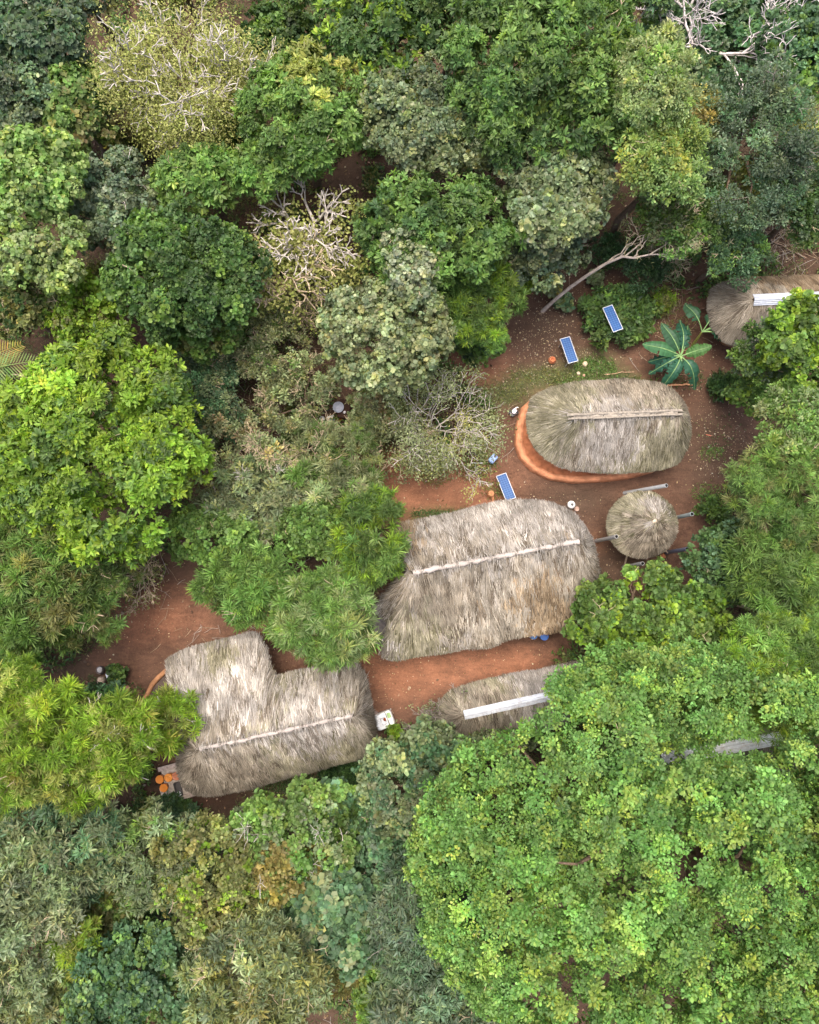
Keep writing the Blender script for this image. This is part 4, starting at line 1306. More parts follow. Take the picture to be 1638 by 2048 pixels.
    ('shrub', 'grassy brown green thicket under the pale dry tree', 'shrub', 290, 262, 90, 45, 1.8, 'feather', 'olive', dict(pal2='dry', f2=.4, hole=.3, twigs=30)),
    ('shrub', 'low green bush in the gap between the two bright green top trees', 'shrub', 470, 255, 50, 40, 2.2, 'feather', 'mid', dict(pal2='dark', f2=.4)),
    ('shrub', 'dark plant with two broad leaves beside the big lime tree', 'shrub', 395, 735, 40, 42, 3.0, 'big', 'blue', dict(pal2='grey', f2=.4, hole=.25)),
]
for (nm, lab, cat, px, py, rx, ry, h, st, pal, kw) in TREES:
    tree(nm, lab, cat, px, py, rx, ry, h, st, pal, **kw)

bare_tree('pale_tree', 'pale dry tree with white limbs and yellow olive foliage at the top', 'tree', 352, 108, 188, 9, 'gold', 'fine', 'pale', leaf=1, seed=3, depth=5, nlimb=7, leafn=40, rb=1.0, pal2='limey', rk=1.35, rmin=.032, below=.7, lean=(1.5, -1.5))
bare_tree('dead_tree', 'white leafless dead tree at the top edge over dark green crowns', 'tree', 1462, 0, 185, 9, 'grey', 'fine', 'white', leaf=.0, seed=8, depth=5, nlimb=8, lean=(1, -1), rk=1.0, rmin=.022)
bare_tree('pale_tree', 'yellow green tree with curving pale limbs at the edge beside the blue green tree', 'tree', 1640, 255, 90, 8.5, 'gold', 'round', 'pale', leaf=1, seed=12, depth=4, nlimb=7, leafn=26, rb=.7, rmin=.025, below=.4, pal2='limey')
bare_tree('pale_tree', 'olive yellow tree with a fan of pinkish bare limbs above the thicket', 'tree', 600, 425, 105, 8, 'gold', 'clump', 'pale', leaf=.34, seed=22, depth=4, nlimb=8, leafn=28, rb=.8, rmin=.034, below=.8, rk=1.2, pal2='limey')
bare_tree('pale_tree', 'olive yellow tree with long tan limbs spreading over dry grass', 'tree', 555, 530, 118, 6.8, 'gold', 'clump', 'tan', leaf=.40, seed=29, depth=4, nlimb=8, leafn=28, rb=.8, rmin=.032, below=.8, rk=1.2, pal2='limey')
bare_tree('dry_bush', 'dry bush of tangled pale branches beside the blue jerrycan', 'bush', 872, 850, 118, 3.0, 'sage', 'fine', 'pale', leaf=.55, seed=34, depth=4, nlimb=7, leafn=34, rb=.6, rk=.42, rmin=.018, below=.1, pal2='olive')
bare_tree('dry_bush', 'dry bush of bleached branches at the rim of the orange soil', 'bush', 905, 900, 85, 2.2, 'gold', 'fine', 'pale', leaf=.3, seed=41, depth=4, nlimb=5, leafn=18, rb=.4, rk=.45)
bare_tree('dry_bush', 'dry tangled bush with brown gaps between cobbled crown and dry branches', 'bush', 800, 870, 70, 2.6, 'olive', 'fine', 'tan', leaf=.5, seed=43, depth=4, nlimb=8, leafn=12, rb=.4, rk=.45, pal2='grey')
bare_tree('dry_bush', 'straw coloured dry twig bush below the tan limbed olive tree', 'bush', 605, 620, 70, 2.8, 'olive', 'fine', 'tan', leaf=.3, seed=44, depth=4, nlimb=8, leafn=8, rb=.4, rk=.4)
bare_tree('dry_bush', 'straw coloured dry twig bush overhanging the path below the lime tree', 'bush', 270, 1150, 70, 3.2, 'olive', 'fine', 'tan', leaf=.25, seed=45, depth=4, nlimb=8, leafn=8, rb=.4, rk=.4)
bare_tree('dry_bush', 'leafless grey twig bush at the rounded end of the small hut', 'bush', 885, 1440, 62, 2.8, 'grey', 'fine', 'grey', leaf=.2, seed=46, depth=4, nlimb=7, leafn=8, rb=.3, rk=.4)
bare_tree('dry_bush', 'brown dry twig bush in the gap below the dark green back tree', 'bush', 735, 1750, 55, 2.8, 'mid', 'feather', 'brown', leaf=.4, seed=47, depth=4, nlimb=7, leafn=8, rb=.4, rk=.4)
bare_tree('dry_bush', 'ashy dry twig bush under the feathery tree above the yard', 'bush', 1335, 500, 60, 2.5, 'grey', 'feather', 'tan', leaf=.35, seed=48, depth=4, nlimb=8, leafn=8, rb=.4, rk=.35)
bare_tree('dry_bush', 'pale twig bush at the edge between mid green feathery crowns', 'bush', 1605, 1225, 45, 8.2, 'olive', 'feather', 'tan', leaf=.4, seed=49, depth=3, nlimb=7, leafn=8, rb=.4, rk=.5)

# ------------------------------------------------------------------ things in the yard
rng = np.random.default_rng(123)


def place(name, label, cat, px, py, ang=0, z=0, group=None):
    return thing(name, label, cat, P(px, py, z), ang, group)


# jerrycans
r_ = place('jerrycan', 'pale blue plastic jerrycan with black mouth by the dry bush', 'jerrycan', 985, 919, math.radians(48))
mb = MB()
loft(mb, [rrect(.46, .30, .07, 0.0), rrect(.5, .34, .09, .04), rrect(.5, .34, .09, .34), rrect(.44, .28, .10, .42), rrect(.2, .16, .07, .46, c=(.1, 0))], (.30, .42, .68))
obj('body', mb, M_PLASTIC, r_)
mb = MB()
lathe(mb, [(.07, .44), (.075, .5), (.06, .505), (.055, .47)], 14, (.02, .02, .025), (.13, 0))
obj('mouth', mb, M_PLASTIC, r_)
mb = MB()
tube(mb, [(-.16, 0, .42), (-.12, 0, .5), (.0, 0, .5), (.04, 0, .43)], [.022] * 4, 6, (.26, .37, .62))
obj('handle', mb, M_PLASTIC, r_)
r_ = place('jug', 'round white plastic jug with black mouth above the long hut', 'jug', 1141, 1010, .4)
mb = MB()
lathe(mb, [(.14, 0), (.2, .04), (.215, .2), (.19, .3), (.10, .37), (.075, .38)], 20, (.68, .67, .64))
obj('body', mb, M_PLASTIC, r_, smooth=True)
mb = MB()
lathe(mb, [(.07, .37), (.075, .43), (.06, .435), (.055, .40)], 14, (.02, .02, .02))
obj('mouth', mb, M_PLASTIC, r_)
r_ = place('bowl', 'small brown enamel bowl on the soil beside the white jug', 'bowl', 1153, 1018)
mb = MB()
lathe(mb, [(.07, 0), (.12, .06), (.13, .1), (.12, .1), (.09, .05), (.03, .03)], 18, (.28, .19, .15), bottom=True)
obj('body', mb, M_CLAY, r_, smooth=True)

# black crate with white things
r_ = place('crate', 'black crate with white rims against the clay plinth of the oval hut', 'crate', 1026, 826, math.radians(35))
mb = MB()
loft(mb, [rrect(.36, .28, .05, 0), rrect(.42, .34, .05, .02), rrect(.44, .36, .05, .24), rrect(.39, .31, .04, .24), rrect(.36, .28, .04, .06)], (.015, .014, .018))
obj('body', mb, M_PLASTIC, r_)
r_ = place('basin', 'white dish with a curved spout handle resting in the black crate', 'basin', 1028, 823, math.radians(50), .1)
mb = MB()
loft(mb, [rrect(.22, .18, .06, 0), rrect(.27, .23, .07, .14), rrect(.23, .19, .06, .15), rrect(.18, .14, .05, .04)], (.58, .55, .60))
obj('body', mb, M_PLASTIC, r_)
mb = MB()
tube(mb, [(.10, .02, .14), (.17, .04, .2), (.24, .0, .21), (.28, -.06, .18)], [.035, .034, .03, .02], 7, (.78, .74, .72))
obj('handle', mb, M_PLASTIC, r_, smooth=True)

# kitchen corner in the thicket
r_ = place('table', 'dark brown low wooden table in the thicket', 'table', 690, 822, math.radians(-8))
mb = MB()
rbox(mb, .62, 1.0, .50, .56, .03, .012, col=(.045, .024, .018))
obj('tabletop', mb, M_WOOD, r_)
for sx in (-1, 1):
    for sy in (-1, 1):
        mb = MB()
        rbox(mb, .07, .07, -.05, .499, .01, .005, (sx * .26, sy * .44), (.05, .03, .02))
        obj('leg', mb, M_WOOD, r_)
r_ = place('pan', 'grey metal pan with a long black handle on the brown table', 'pan', 677, 815, math.radians(195), .565)
mb = MB()
lathe(mb, [(.2, 0), (.26, .03), (.30, .11), (.285, .112), (.25, .04), (.05, .02)], 24, (.40, .42, .50))
obj('body', mb, M_METAL, r_, smooth=True)
mb = MB()
tube(mb, [(.29, 0, .10), (.5, .03, .13), (.85, .05, .12)], [.025, .028, .03], 8, (.01, .01, .01))
obj('handle', mb, M_PLASTIC, r_, smooth=True)
for nm, lab, px, py, z, rr_, hh, c in (('bowl', 'white bowl on the brown table in the thicket', 689, 825, .565, .075, .07, (.66, .62, .64)), ('cup', 'white cup on the soil beside the table, nearest the pan', 668, 819, 0, .06, .11, (.72, .70, .66)),
                                       ('cup', 'white cup on the soil below the other cup by the table', 671, 824, 0, .06, .10, (.70, .68, .62)), ('pot', 'round white pot on the ground apart from the table', 645, 839, 0, .15, .22, (.68, .66, .66)),
                                       ('pot', 'rust orange pot below the brown table in the thicket', 678, 838, 0, .19, .2, (.26, .085, .025))):
    r_ = place(nm, lab, 'pot' if nm == 'pot' else nm, px, py, 0, z)
    mb = MB()
    lathe(mb, [(rr_ * .6, 0), (rr_ * .95, hh * .35), (rr_, hh * .75), (rr_ * .9, hh), (rr_ * .8, hh * .98), (rr_ * .75, hh * .5), (.02, hh * .25)], 18, c)
    obj('body', mb, M_CLAY, r_, smooth=True)
r_ = place('tray', 'pale green white tray on the soil beside the rust orange pot', 'tray', 662, 837, .3)
mb = MB()
loft(mb, [rrect(.36, .26, .04, 0), rrect(.42, .3, .05, .04), rrect(.40, .28, .05, .04), rrect(.36, .25, .04, .015)], (.55, .6, .56))
obj('body', mb, M_PLASTIC, r_)

# jars at the path side
for lab, px, py, R_, hh, c, c2 in (('dark clay jar with a cracked white cloth over its mouth', 204, 1339, .23, .42, (.10, .08, .075), (.40, .38, .38)), ('round beige clay jar below the dark jar', 206, 1360, .22, .40, (.36, .27, .21), (.44, .34, .26))):
    r_ = place('clay_jar', lab, 'jar', px, py, 0, group='clay jars by the path')
    mb = MB()
    lathe(mb, [(R_ * .5, 0), (R_ * .9, hh * .25), (R_, hh * .55), (R_ * .8, hh * .85), (R_ * .72, hh), (R_ * .6, hh * .98), (.05, hh * .9)], 20, c)
    obj('body', mb, M_CLAY, r_, smooth=True)
    mb = MB()
    loft(mb, [circ(R_ * .62, hh * 1.0, 20, (0.05, .04), .14, rng), circ(R_ * .55, hh * 1.05, 20, (0.05, .04), .10, rng), circ(R_ * .2, hh * 1.08, 20, (.03, .02))], np.array(c2) * .75)
    obj('cover', mb, M_CLAY, r_)
r_ = place('box', 'small blue white plastic box between the clay jars', 'box', 220, 1350, .3)
mb = MB()
rbox(mb, .26, .24, 0, .22, .03, .012, col=(.60, .68, .80))
rbox(mb, .18, .16, .221, .25, .03, .01, col=(.64, .7, .8))
obj('body', mb, M_PLASTIC, r_)
r_ = place('clay_jar', 'tan clay jar lying on its side above the little green plant', 'jar', 241, 1337, math.radians(-4), .12, 'clay jars by the path')
mb = MB()
th = np.arange(16) * 2 * PI / 16
loft(mb, [np.stack([np.full(16, x), q * np.cos(th), q * np.sin(th)], -1) for x, q in ((-.28, .10), (-.24, .14), (-.05, .165), (.16, .145), (.2, .11), (.22, .13), (.28, .13), (.28, .10), (.2, .09))], (.42, .235, .15))
obj('body', mb, M_CLAY, r_, smooth=True)
r_ = place('brick', 'broken terracotta brick on soil below the lying jar', 'brick', 253, 1379, math.radians(70))
mb = MB()
loft(mb, [np.array([(-.2, -.13, 0), (.18, -.15, 0), (.24, .02, 0), (.1, .14, 0), (-.2, .1, 0)]), np.array([(-.2, -.12, .1), (.17, -.14, .1), (.22, .02, .1), (.1, .13, .1), (-.19, .1, .1)])], (.46, .235, .155))
obj('body', mb, M_CLAY, r_)

# earth terrace rim beside the stepped hut
cv = [(283, 1405), (296, 1388), (304, 1370), (318, 1354), (332, 1342), (350, 1328)]
pts = np.array([P(*c, 0) for c in cv])
g0 = pts.mean(0) * np.array([1, 1, 0])
root = thing('earth_terrace', 'dark trodden earth terrace with a curved clay rim beside the stepped hut', 'terrace', g0)
mb = MB()
tube(mb, pts + np.array([0, 0, .02]), [.10, .13, .14, .14, .13, .10], 10, (.30, .15, .075))
obj('rim', mb, M_MUD, root, off=g0, smooth=True)
mb = MB()
mb.face(np.array([P(*c, 0.035) for c in [(287, 1408), (300, 1392), (308, 1374), (322, 1358), (336, 1346), (356, 1334), (400, 1440), (360, 1480), (310, 1450)]])[::-1], (.085, .062, .05))
obj('floor', mb, M_MUD, root, off=g0)

# platform with orange buckets
g0 = P(350, 1565, 0)
root = thing('platform', 'pale plank platform at the corner of the stepped hut', 'platform', g0)
q = [P(x, y, .42) for x, y in ((327, 1603), (318, 1577), (330, 1572), (322, 1541), (362, 1530), (385, 1540), (400, 1585))]
mb = MB()
loft(mb, [np.array([v - np.array([0, 0, .42]) for v in q]), np.array([v - np.array([0, 0, .03]) for v in q]), np.array(q)], (.40, .345, .29))
obj('slab', mb, M_WOOD, root, off=g0)
for a_, b_, nm in (((316, 1540), (364, 1527), 'board'), ((360, 1596), (402, 1584), 'board')):
    A_, B_ = P(*a_, .48), P(*b_, .48)
    ax = nrm(B_ - A_)
    sv = nrm(np.cross(ax, (0, 0, 1.))) * .11
    mb = MB()
    ring = np.array([A_ - sv, B_ - sv, B_ + sv, A_ + sv])
    loft(mb, [ring - np.array([0, 0, .06]), ring], (.36, .29, .25))
    obj(nm, mb, M_WOOD, root, off=g0)
for k, (px, py, lab, c, lid) in enumerate(((323.5, 1555.5, 'orange bucket on the platform, farthest from the hut wall', (.62, .20, .025), 1), (341, 1552, 'orange bucket on the platform with rings in its lid, middle of the row', (.66, .23, .03), 2),
                                           (331.5, 1572.5, 'orange bucket on the platform, alone below the row of three', (.60, .19, .022), 1), (356, 1549, 'terracotta brown bucket on the platform tucked under the thatch', (.40, .13, .06), 1))):
    r_ = thing('bucket', lab, 'bucket', P(px, py, .42), 0, 'buckets on the platform')
    mb = MB()
    lathe(mb, [(.17, 0.002), (.20, .30), (.215, .31), (.215, .33), (.2, .335)], 24, c)
    obj('body', mb, M_PLASTIC, r_, smooth=False)
    mb = MB()
    pr = [(.205, .336), (.208, .352), (.185, .36), (.17, .35), (.10, .352), (.09, .36), (.05, .36), (.04, .35), (.01, .352)] if lid == 2 else [(.205, .336), (.208, .352), (.185, .36), (.165, .352), (.01, .362)]
    lathe(mb, pr, 24, np.array(c) * 1.05)
    obj('lid', mb, M_PLASTIC, r_)
r_ = thing('trough', 'black trough with a pale spout end on the platform', 'trough', P(358, 1577, .42), math.radians(17))
mb = MB()
loft(mb, [rrect(.28, .66, .05, 0.002), rrect(.36, .74, .06, .16), rrect(.30, .68, .05, .16), rrect(.24, .6, .04, .04)], (.045, .04, .038))
obj('body', mb, M_METAL, r_)
mb = MB()
lathe(mb, [(.06, .16), (.12, .19), (.13, .22), (.11, .22), (.07, .19), (.01, .18)], 16, (.58, .58, .6), (0, -.22))
obj('spout', mb, M_PLASTIC, r_)

# white plastic tub
r_ = place('tub', 'mossy white plastic tub with an opening, beside the end of the stepped hut', 'tub', 769, 1438, math.radians(22))
mb = MB()
loft(mb, [rrect(.86, .74, .12, 0), rrect(.98, .84, .16, .05), rrect(.98, .84, .16, .40), rrect(.9, .76, .15, .47)], (.62, .63, .59), closed_top=False)
# top deck with a rectangular opening
o_ = rrect(.9, .76, .15, .47, 5)
inn = rrect(.30, .40, .05, .47, 5, c=(-.03, -.02))
loft(mb, [o_, inn], (.66, .68, .68), False, False)
loft(mb, [inn, rrect(.28, .38, .05, .16, 5, c=(-.03, -.02))], (.60, .62, .64), True, False)
obj('body', mb, M_PLASTIC, r_)
mb = MB()
rbox(mb, .035, .80, .472, .50, .01, .005, (.19, 0), (.05, .045, .035))
obj('strap', mb, M_PLASTIC, r_)
mb = MB()
rbox(mb, .2, .3, .472, .53, .06, .02, (.33, .17), (.22, .33, .13))
rbox(mb, .22, .42, .472, .52, .06, .02, (.33, -.16), (.70, .74, .66))
obj('lid', mb, M_PLASTIC, r_)
r_ = thing('scrap', 'rusty red brown scrap lying inside the white plastic tub', 'scrap', P(770, 1438, .17), .3)
mb = MB()
lathe(mb, [(.05, 0), (.09, .05), (.085, .14), (.03, .17)], 9, (.30, .085, .04))
obj('body', mb, M_CLAY, r_)
r_ = place('cup', 'small white cup between the tub and the stepped hut', 'cup', 747, 1439, .3)
mb = MB()
rbox(mb, .1, .16, 0, .18, .03, .01, col=(.66, .62, .6))
obj('body', mb, M_PLASTIC, r_)
r_ = place('stone', 'grey brown stone at the corner of the white plastic tub', 'stone', 753, 1429, .6)
mb = MB()
loft(mb, [circ(.14, 0, 11, (0, 0), .12, rng), circ(.16, .08, 11, (0, 0), .12, rng), circ(.07, .15, 11, (0, 0), .1, rng)], (.27, .21, .18))
obj('body', mb, M_MUD, r_)

# drums under the eave of the long hut
for lab, px, py, c in (('bright blue drum poking out under the shaggy eave of the long hut', 1084, 1270, (.008, .085, .34)), ('dull blue drum mostly hidden under the long hut eave', 1063, 1268, (.02, .10, .28)), ('dark green drum with a glint at the end of the long hut eave', 1143, 1262, (.035, .075, .04))):
    r_ = place('drum', lab, 'drum', px, py, 0, 0, 'drums under the eave of the long hut')
    r_.scale = (.82, .82, .82)
    mb = MB()
    lathe(mb, [(.25, 0), (.27, .02), (.265, .27), (.275, .29), (.265, .31), (.265, .57), (.275, .59), (.265, .61), (.265, .84), (.275, .86), (.26, .875), (.25, .85)], 24, c)
    obj('body', mb, M_PLASTIC, r_)
    mb = MB()
    lathe(mb, [(.05, .845), (.05, .88), (.03, .885)], 12, np.array(c) * .7, (.13, .04))
    obj('bung', mb, M_PLASTIC, r_)

# terracotta, stones, stumps, logs
r_ = place('clay_pot', 'round terracotta pot on the soil beside a solar panel', 'pot', 1103, 722)
mb = MB()
lathe(mb, [(.1, 0), (.2, .1), (.21, .2), (.14, .3), (.13, .34), (.15, .36), (.11, .36), (.1, .3), (.02, .2)], 20, (.42, .15, .07))
obj('body', mb, M_CLAY, r_, smooth=True)
for lab, px, py, r0, c in (('pale cream stone by the lower solar panel near the pot', 1170, 728, .14, (.46, .36, .25)), ('pale stone in the moss above the oval hut, larger of a pair', 1157, 747, .11, (.42, .34, .25)), ('small pinkish stone in the moss beside the pale stone', 1168, 751, .08, (.46, .28, .2)),
                           ('brown rounded stone on pale slab near the bright shrub', 1412, 1183, .22, (.36, .17, .09)), ('flat red brown stone near the dark braced pipe post', 1325, 1112, .16, (.24, .10, .05)),
                           ('pinkish stone at the eave of the long hut near the orange soil', 980, 1060, .1, (.32, .18, .12)), ('orange pale stone at the thicket rim near the orange soil', 718, 976, .15, (.46, .22, .12))):
    r_ = place('stone', lab, 'stone', px, py, rng.random() * 6)
    mb = MB()
    loft(mb, [circ(r0 * .85, -.02, 12, (0, 0), .1, rng), circ(r0, r0 * .35, 12, (0, 0), .08, rng), circ(r0 * .8, r0 * .65, 12, (0, 0), .08, rng), circ(r0 * .35, r0 * .8, 12, (0, 0), .1, rng)], c)
    obj('body', mb, M_MUD, r_, smooth=True)
r_ = place('stone_slab', 'pale grey flat slab on soil between the bright shrub and the dark tree', 'slab', 1422, 1196, .3)
mb = MB()
loft(mb, [circ(.42, -.02, 10, (0, 0), .14, rng), circ(.40, .06, 10, (0, 0), .12, rng)], (.40, .37, .38))
obj('body', mb, M_MUD, r_)
r_ = place('stump', 'orange tree stump with a short root beside the lowest solar panel', 'stump', 981, 988)
mb = MB()
loft(mb, [circ(.25, -.05, 14, (0, 0), .08, rng), circ(.19, .12, 14, (0, 0), .06, rng), circ(.165, .34, 14, (0, 0), .05, rng), circ(.13, .35, 14, (0, 0), .05, rng)], (.36, .17, .085))
tube(mb, [(.1, -.05, .12), (.14, -.4, .07), (.16, -.62, .03)], [.09, .075, .05], 8, (.34, .16, .08))
obj('body', mb, M_WOOD, r_, smooth=True)
LOGS = [('orange brown bamboo pole lying under the banana leaves', (1332, 771), (1386, 769), .06, (.42, .22, .12)), ('reddish log lying between the young banana and the capped hut', (1428, 672), (1446, 678), .09, (.24, .09, .05)),
        ('pale log lying on soil beside the sparse fresh green bush', (1455, 796), (1492, 780), .06, (.33, .19, .11)), ('thin dry stick lying in the moss above the oval hut', (1208, 749), (1268, 744), .022, (.40, .26, .17)),
        ('thin pole lying on dark soil above the capped hut', (1526, 470), (1612, 516), .035, (.24, .17, .12)), ('thin brown pole leaning out from the capped hut thatch', (1398, 619), (1432, 608), .03, (.20, .13, .09)),
        ('short red stick lying on the dark soil behind the oval hut', (1412, 869), (1422, 872), .03, (.46, .16, .10)), ('bleached curved stick lying in the thicket soil', (611, 902), (632, 898), .05, (.48, .40, .32)),
        ('white bent dry branch lying at the thicket rim by orange soil', (752, 925), (770, 880), .055, (.52, .44, .35)), ('grey rail lying beside the blue jerrycan', (944, 926), (968, 926), .035, (.42, .42, .40))]
for lab, a_, b_, r0, c in LOGS:
    A_, B_ = P(*a_, r0), P(*b_, r0)
    g0 = (A_ + B_) / 2 * np.array([1, 1, 0])
    root = thing('pole' if 'pole' in lab or 'rail' in lab else ('stick' if 'stick' in lab or 'branch' in lab else 'log'), lab, 'pole' if 'pole' in lab or 'rail' in lab else ('stick' if 'stick' in lab or 'branch' in lab else 'log'), g0)
    mb = MB()
    p = branch_path(A_, B_, rng, 8, .03 if 'curved' not in lab and 'bent' not in lab else .15)
    p[:, 2] = r0 + .01
    tube(mb, p, np.linspace(r0, r0 * .8, 8) * rng.uniform(.9, 1.1, 8), 8, c)
    obj('body', mb, M_WOOD, root, off=g0, smooth=True)

# ------------------------------------------------------------------ forest floor stuff
rng = np.random.default_rng(2024)


def scatter(n, box=(-25, 25, -32, 32)):
    return rng.uniform(box[0], box[1], n), rng.uniform(box[2], box[3], n)


FX, FY = (-26, 26), (-30, 37)
nb = 7600                                      # low clumps of a few dozen leaves each
bx, by = rng.uniform(*FX, nb), rng.uniform(*FY, nb)
ok = ~inside(CLEAR_W, bx, by) & (vnoise(bx, by, 1.7, 8) + .5 * vnoise(bx, by, .6, 9) > .40)
bx, by = bx[ok], by[ok]
br = rng.uniform(.25, .6, len(bx))
bt = rng.random(len(bx))
bi = np.repeat(np.arange(len(bx)), 46)
N = len(bi)
v = nrm(rng.normal(0, 1, (N, 3)) + np.array([0, 0, .4]))
v[:, 2] = np.abs(v[:, 2])
q = np.stack([bx[bi], by[bi], np.zeros(N)], -1) + v * (br[bi] * rng.uniform(.5, 1.1, N))[:, None] * np.array([1.15, 1.15, .9])
X, Y, Z = q.T
az = rng.random(N) * 2 * PI
el = rng.uniform(.2, 1.3, N)
d = np.stack([np.cos(az) * np.cos(el), np.sin(az) * np.cos(el), np.sin(el)], -1)
nn = nrm(np.array([0, 0, 1.]) - d * d[:, 2:3] + rng.normal(0, .2, (N, 3)))
sp = np.clip(bt[bi] + rng.normal(0, .12, N), 0, 1)
wide = np.where(vnoise(X, Y, 2.2, 12) > .5, .14, .035) * rng.uniform(.7, 1.3, N)
cols = np.where((sp < .25)[:, None], jitter(PAL['olive'], N, rng), np.where((sp < .6)[:, None], jitter(PAL['dark'], N, rng), jitter(PAL['mid'], N, rng)))
mb = MB()
leaves(mb, np.stack([X, Y, Z], -1), d, nn, rng.uniform(.12, .34, N), wide * .7, cols)
o = obj('undergrowth', mb, M_LEAF, kind='stuff')
o['label'] = 'green and olive undergrowth on the forest floor'
o['category'] = 'undergrowth'
# moss and short grass tufts inside the yard
mb = MB()
for px, py, rx, ry, n, c in ((1190, 735, 45, 22, 900, 'mid'), (1090, 752, 75, 16, 700, 'olive'), (1150, 765, 40, 10, 300, 'mid'), (880, 1030, 60, 9, 500, 'dark'), (1010, 785, 45, 22, 350, 'olive'), (1240, 762, 40, 8, 250, 'dark'),
                             (1290, 770, 40, 14, 250, 'mid'), (640, 1570, 150, 22, 1600, 'dark'), (1440, 860, 50, 40, 90, 'dark'), (1425, 905, 25, 12, 200, 'mid'), (990, 980, 25, 14, 250, 'olive'), (1345, 640, 50, 40, 450, 'olive'),
                             (1370, 755, 40, 20, 300, 'dark'), (960, 925, 35, 25, 450, 'mid'), (960, 845, 40, 50, 700, 'mid'), (870, 950, 30, 20, 400, 'olive'), (1415, 985, 35, 18, 300, 'mid'), (250, 1390, 40, 25, 300, 'dark')):
    c0 = P(px, py)
    a, q = rng.random(n) * 2 * PI, np.sqrt(rng.random(n))
    x = c0[0] + np.cos(a) * q * rx * mpp() + rng.normal(0, .1, n)
    y = c0[1] + np.sin(a) * q * ry * mpp() + rng.normal(0, .1, n)
    az, el = rng.random(n) * 2 * PI, rng.uniform(.3, 1.3, n)
    d = np.stack([np.cos(az) * np.cos(el), np.sin(az) * np.cos(el), np.sin(el)], -1)
    nn = nrm(np.array([0, 0, 1.]) - d * d[:, 2:3])
    leaves(mb, np.stack([x, y, np.full(n, -.01)], -1), d, nn, rng.uniform(.08, .22, n), rng.uniform(.02, .05, n), jitter(PAL[c], n, rng))
o = obj('grass', mb, M_LEAF, kind='stuff')
o['label'] = 'short moss and grass tufts on the yard soil'
o['category'] = 'grass'


def flat_bits(n, X, Y, lo, hi, cols, z=.012, asp=(.35, .9)):
    a = rng.random(n) * 2 * PI
    L = rng.uniform(lo, hi, n)
    d = np.stack([np.cos(a), np.sin(a), rng.normal(0, .12, n)], -1)
    nn = nrm(np.stack([rng.normal(0, .25, n), rng.normal(0, .25, n), np.ones(n)], -1))
    leaves(mb, np.stack([X, Y, np.full(n, z) + rng.random(n) * .02], -1), nrm(d), nn, L, L * rng.uniform(*asp, n), cols, fold=.1)


mb = MB()
spots = ((1070, 670, 130, 90, 900), (1150, 620, 100, 60, 250), (1040, 760, 70, 60, 200), (1440, 860, 90, 70, 420), (1450, 930, 80, 60, 300), (1150, 710, 110, 40, 250), (870, 950, 100, 50, 260), (1200, 1130, 90, 60, 90),
         (1100, 1000, 120, 40, 110), (790, 1370, 90, 70, 130), (1000, 1310, 150, 30, 60), (340, 1080, 60, 60, 160), (280, 1230, 120, 60, 160), (600, 1580, 180, 35, 330), (1220, 540, 100, 50, 120), (1420, 770, 60, 60, 220), (1330, 650, 70, 40, 150), (560, 1230, 60, 40, 50), (1350, 1140, 70, 50, 70), (1550, 530, 80, 50, 120), (100, 1620, 120, 50, 160))
for px, py, rx, ry, n in spots:
    c0 = P(px, py)
    x = c0[0] + rng.normal(0, .55, n) * rx * mpp()
    y = c0[1] + rng.normal(0, .55, n) * ry * mpp()
    cc = jitter((.52, .42, .30), n, rng, .3, .06)
    big = rng.random(n) < .12
    flat_bits(n, x, y, np.where(big, .07, .02), np.where(big, .13, .065), np.clip(cc * .8, 0, .6))
n = 9000
x, y = rng.uniform(-22, 22, n), rng.uniform(-18, 16, n)
k = inside(CLEAR_W, x, y) & (vnoise(x, y, 1.1, 31) + .6 * vnoise(x, y, .35, 32) > .75)
x, y = x[k], y[k]
n = len(x)
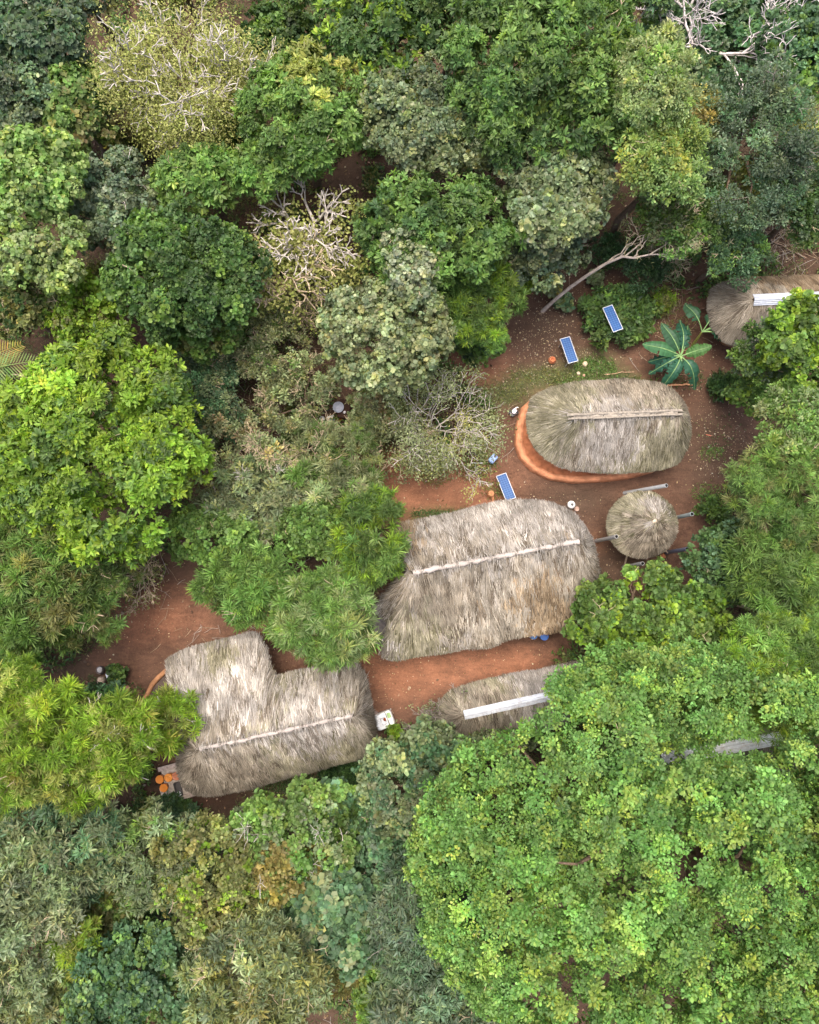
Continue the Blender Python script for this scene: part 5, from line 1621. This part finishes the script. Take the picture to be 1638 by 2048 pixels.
flat_bits(n, x, y, .02, .07, np.where(rng.random((n, 1)) < .6, jitter((.10, .055, .035), n, rng), jitter((.26, .16, .10), n, rng)))
o = obj('leaf_litter', mb, M_LEAF, kind='stuff')
o['label'] = 'pale fallen petals and chips littering the red soil'
o['category'] = 'litter'
mb = MB()
n = 26000
X, Y = rng.uniform(*FX, n), rng.uniform(*FY, n)
k = ~inside(CLEAR_W, X, Y) | (rng.random(n) < .12)
X, Y = X[k], Y[k]
n = len(X)
sp = rng.random(n)[:, None]
flat_bits(n, X, Y, .06, .2, np.where(sp < .5, jitter((.10, .06, .035), n, rng), np.where(sp < .85, jitter((.2, .13, .08), n, rng), jitter((.36, .28, .2), n, rng))))
o = obj('fallen_leaves', mb, M_LEAF, kind='stuff')
o['label'] = 'brown fallen leaves over the forest floor'
o['category'] = 'litter'
# dry twigs on the ground
mb = MB()
for px, py, rx, ry, n in ((560, 850, 180, 200, 420), (600, 640, 110, 70, 220), (880, 870, 110, 80, 260), (1320, 600, 60, 60, 90), (300, 270, 110, 50, 130), (1540, 500, 90, 60, 120), (450, 1250, 150, 40, 30), (300, 1150, 60, 60, 50), (700, 1980, 80, 60, 70), (1580, 470, 60, 40, 80), (1130, 500, 60, 60, 60), (1350, 690, 90, 60, 40)):
    c0 = P(px, py)
    for _ in range(n):
        p = c0 + np.array([rng.normal(0, .5) * rx * mpp(), rng.normal(0, .5) * ry * mpp(), rng.uniform(.02, .12)])
        a, L = rng.random() * 6.28, rng.uniform(.3, 1.1)
        q = p + np.array([math.cos(a) * L, math.sin(a) * L, rng.uniform(-.02, .15)])
        m_ = (p + q) / 2 + rng.normal(0, .06, 3)
        m_[2] = abs(m_[2])
        tube(mb, [p, m_, q], [.012, .011, .006], 3, np.array(BARK['tan' if rng.random() < .7 else 'pale']) * rng.uniform(.6, 1.1), cap=False)
o = obj('dry_twigs', mb, M_BARK, kind='stuff')
o['label'] = 'dry straw coloured twigs strewn under the scrub'
o['category'] = 'twigs'
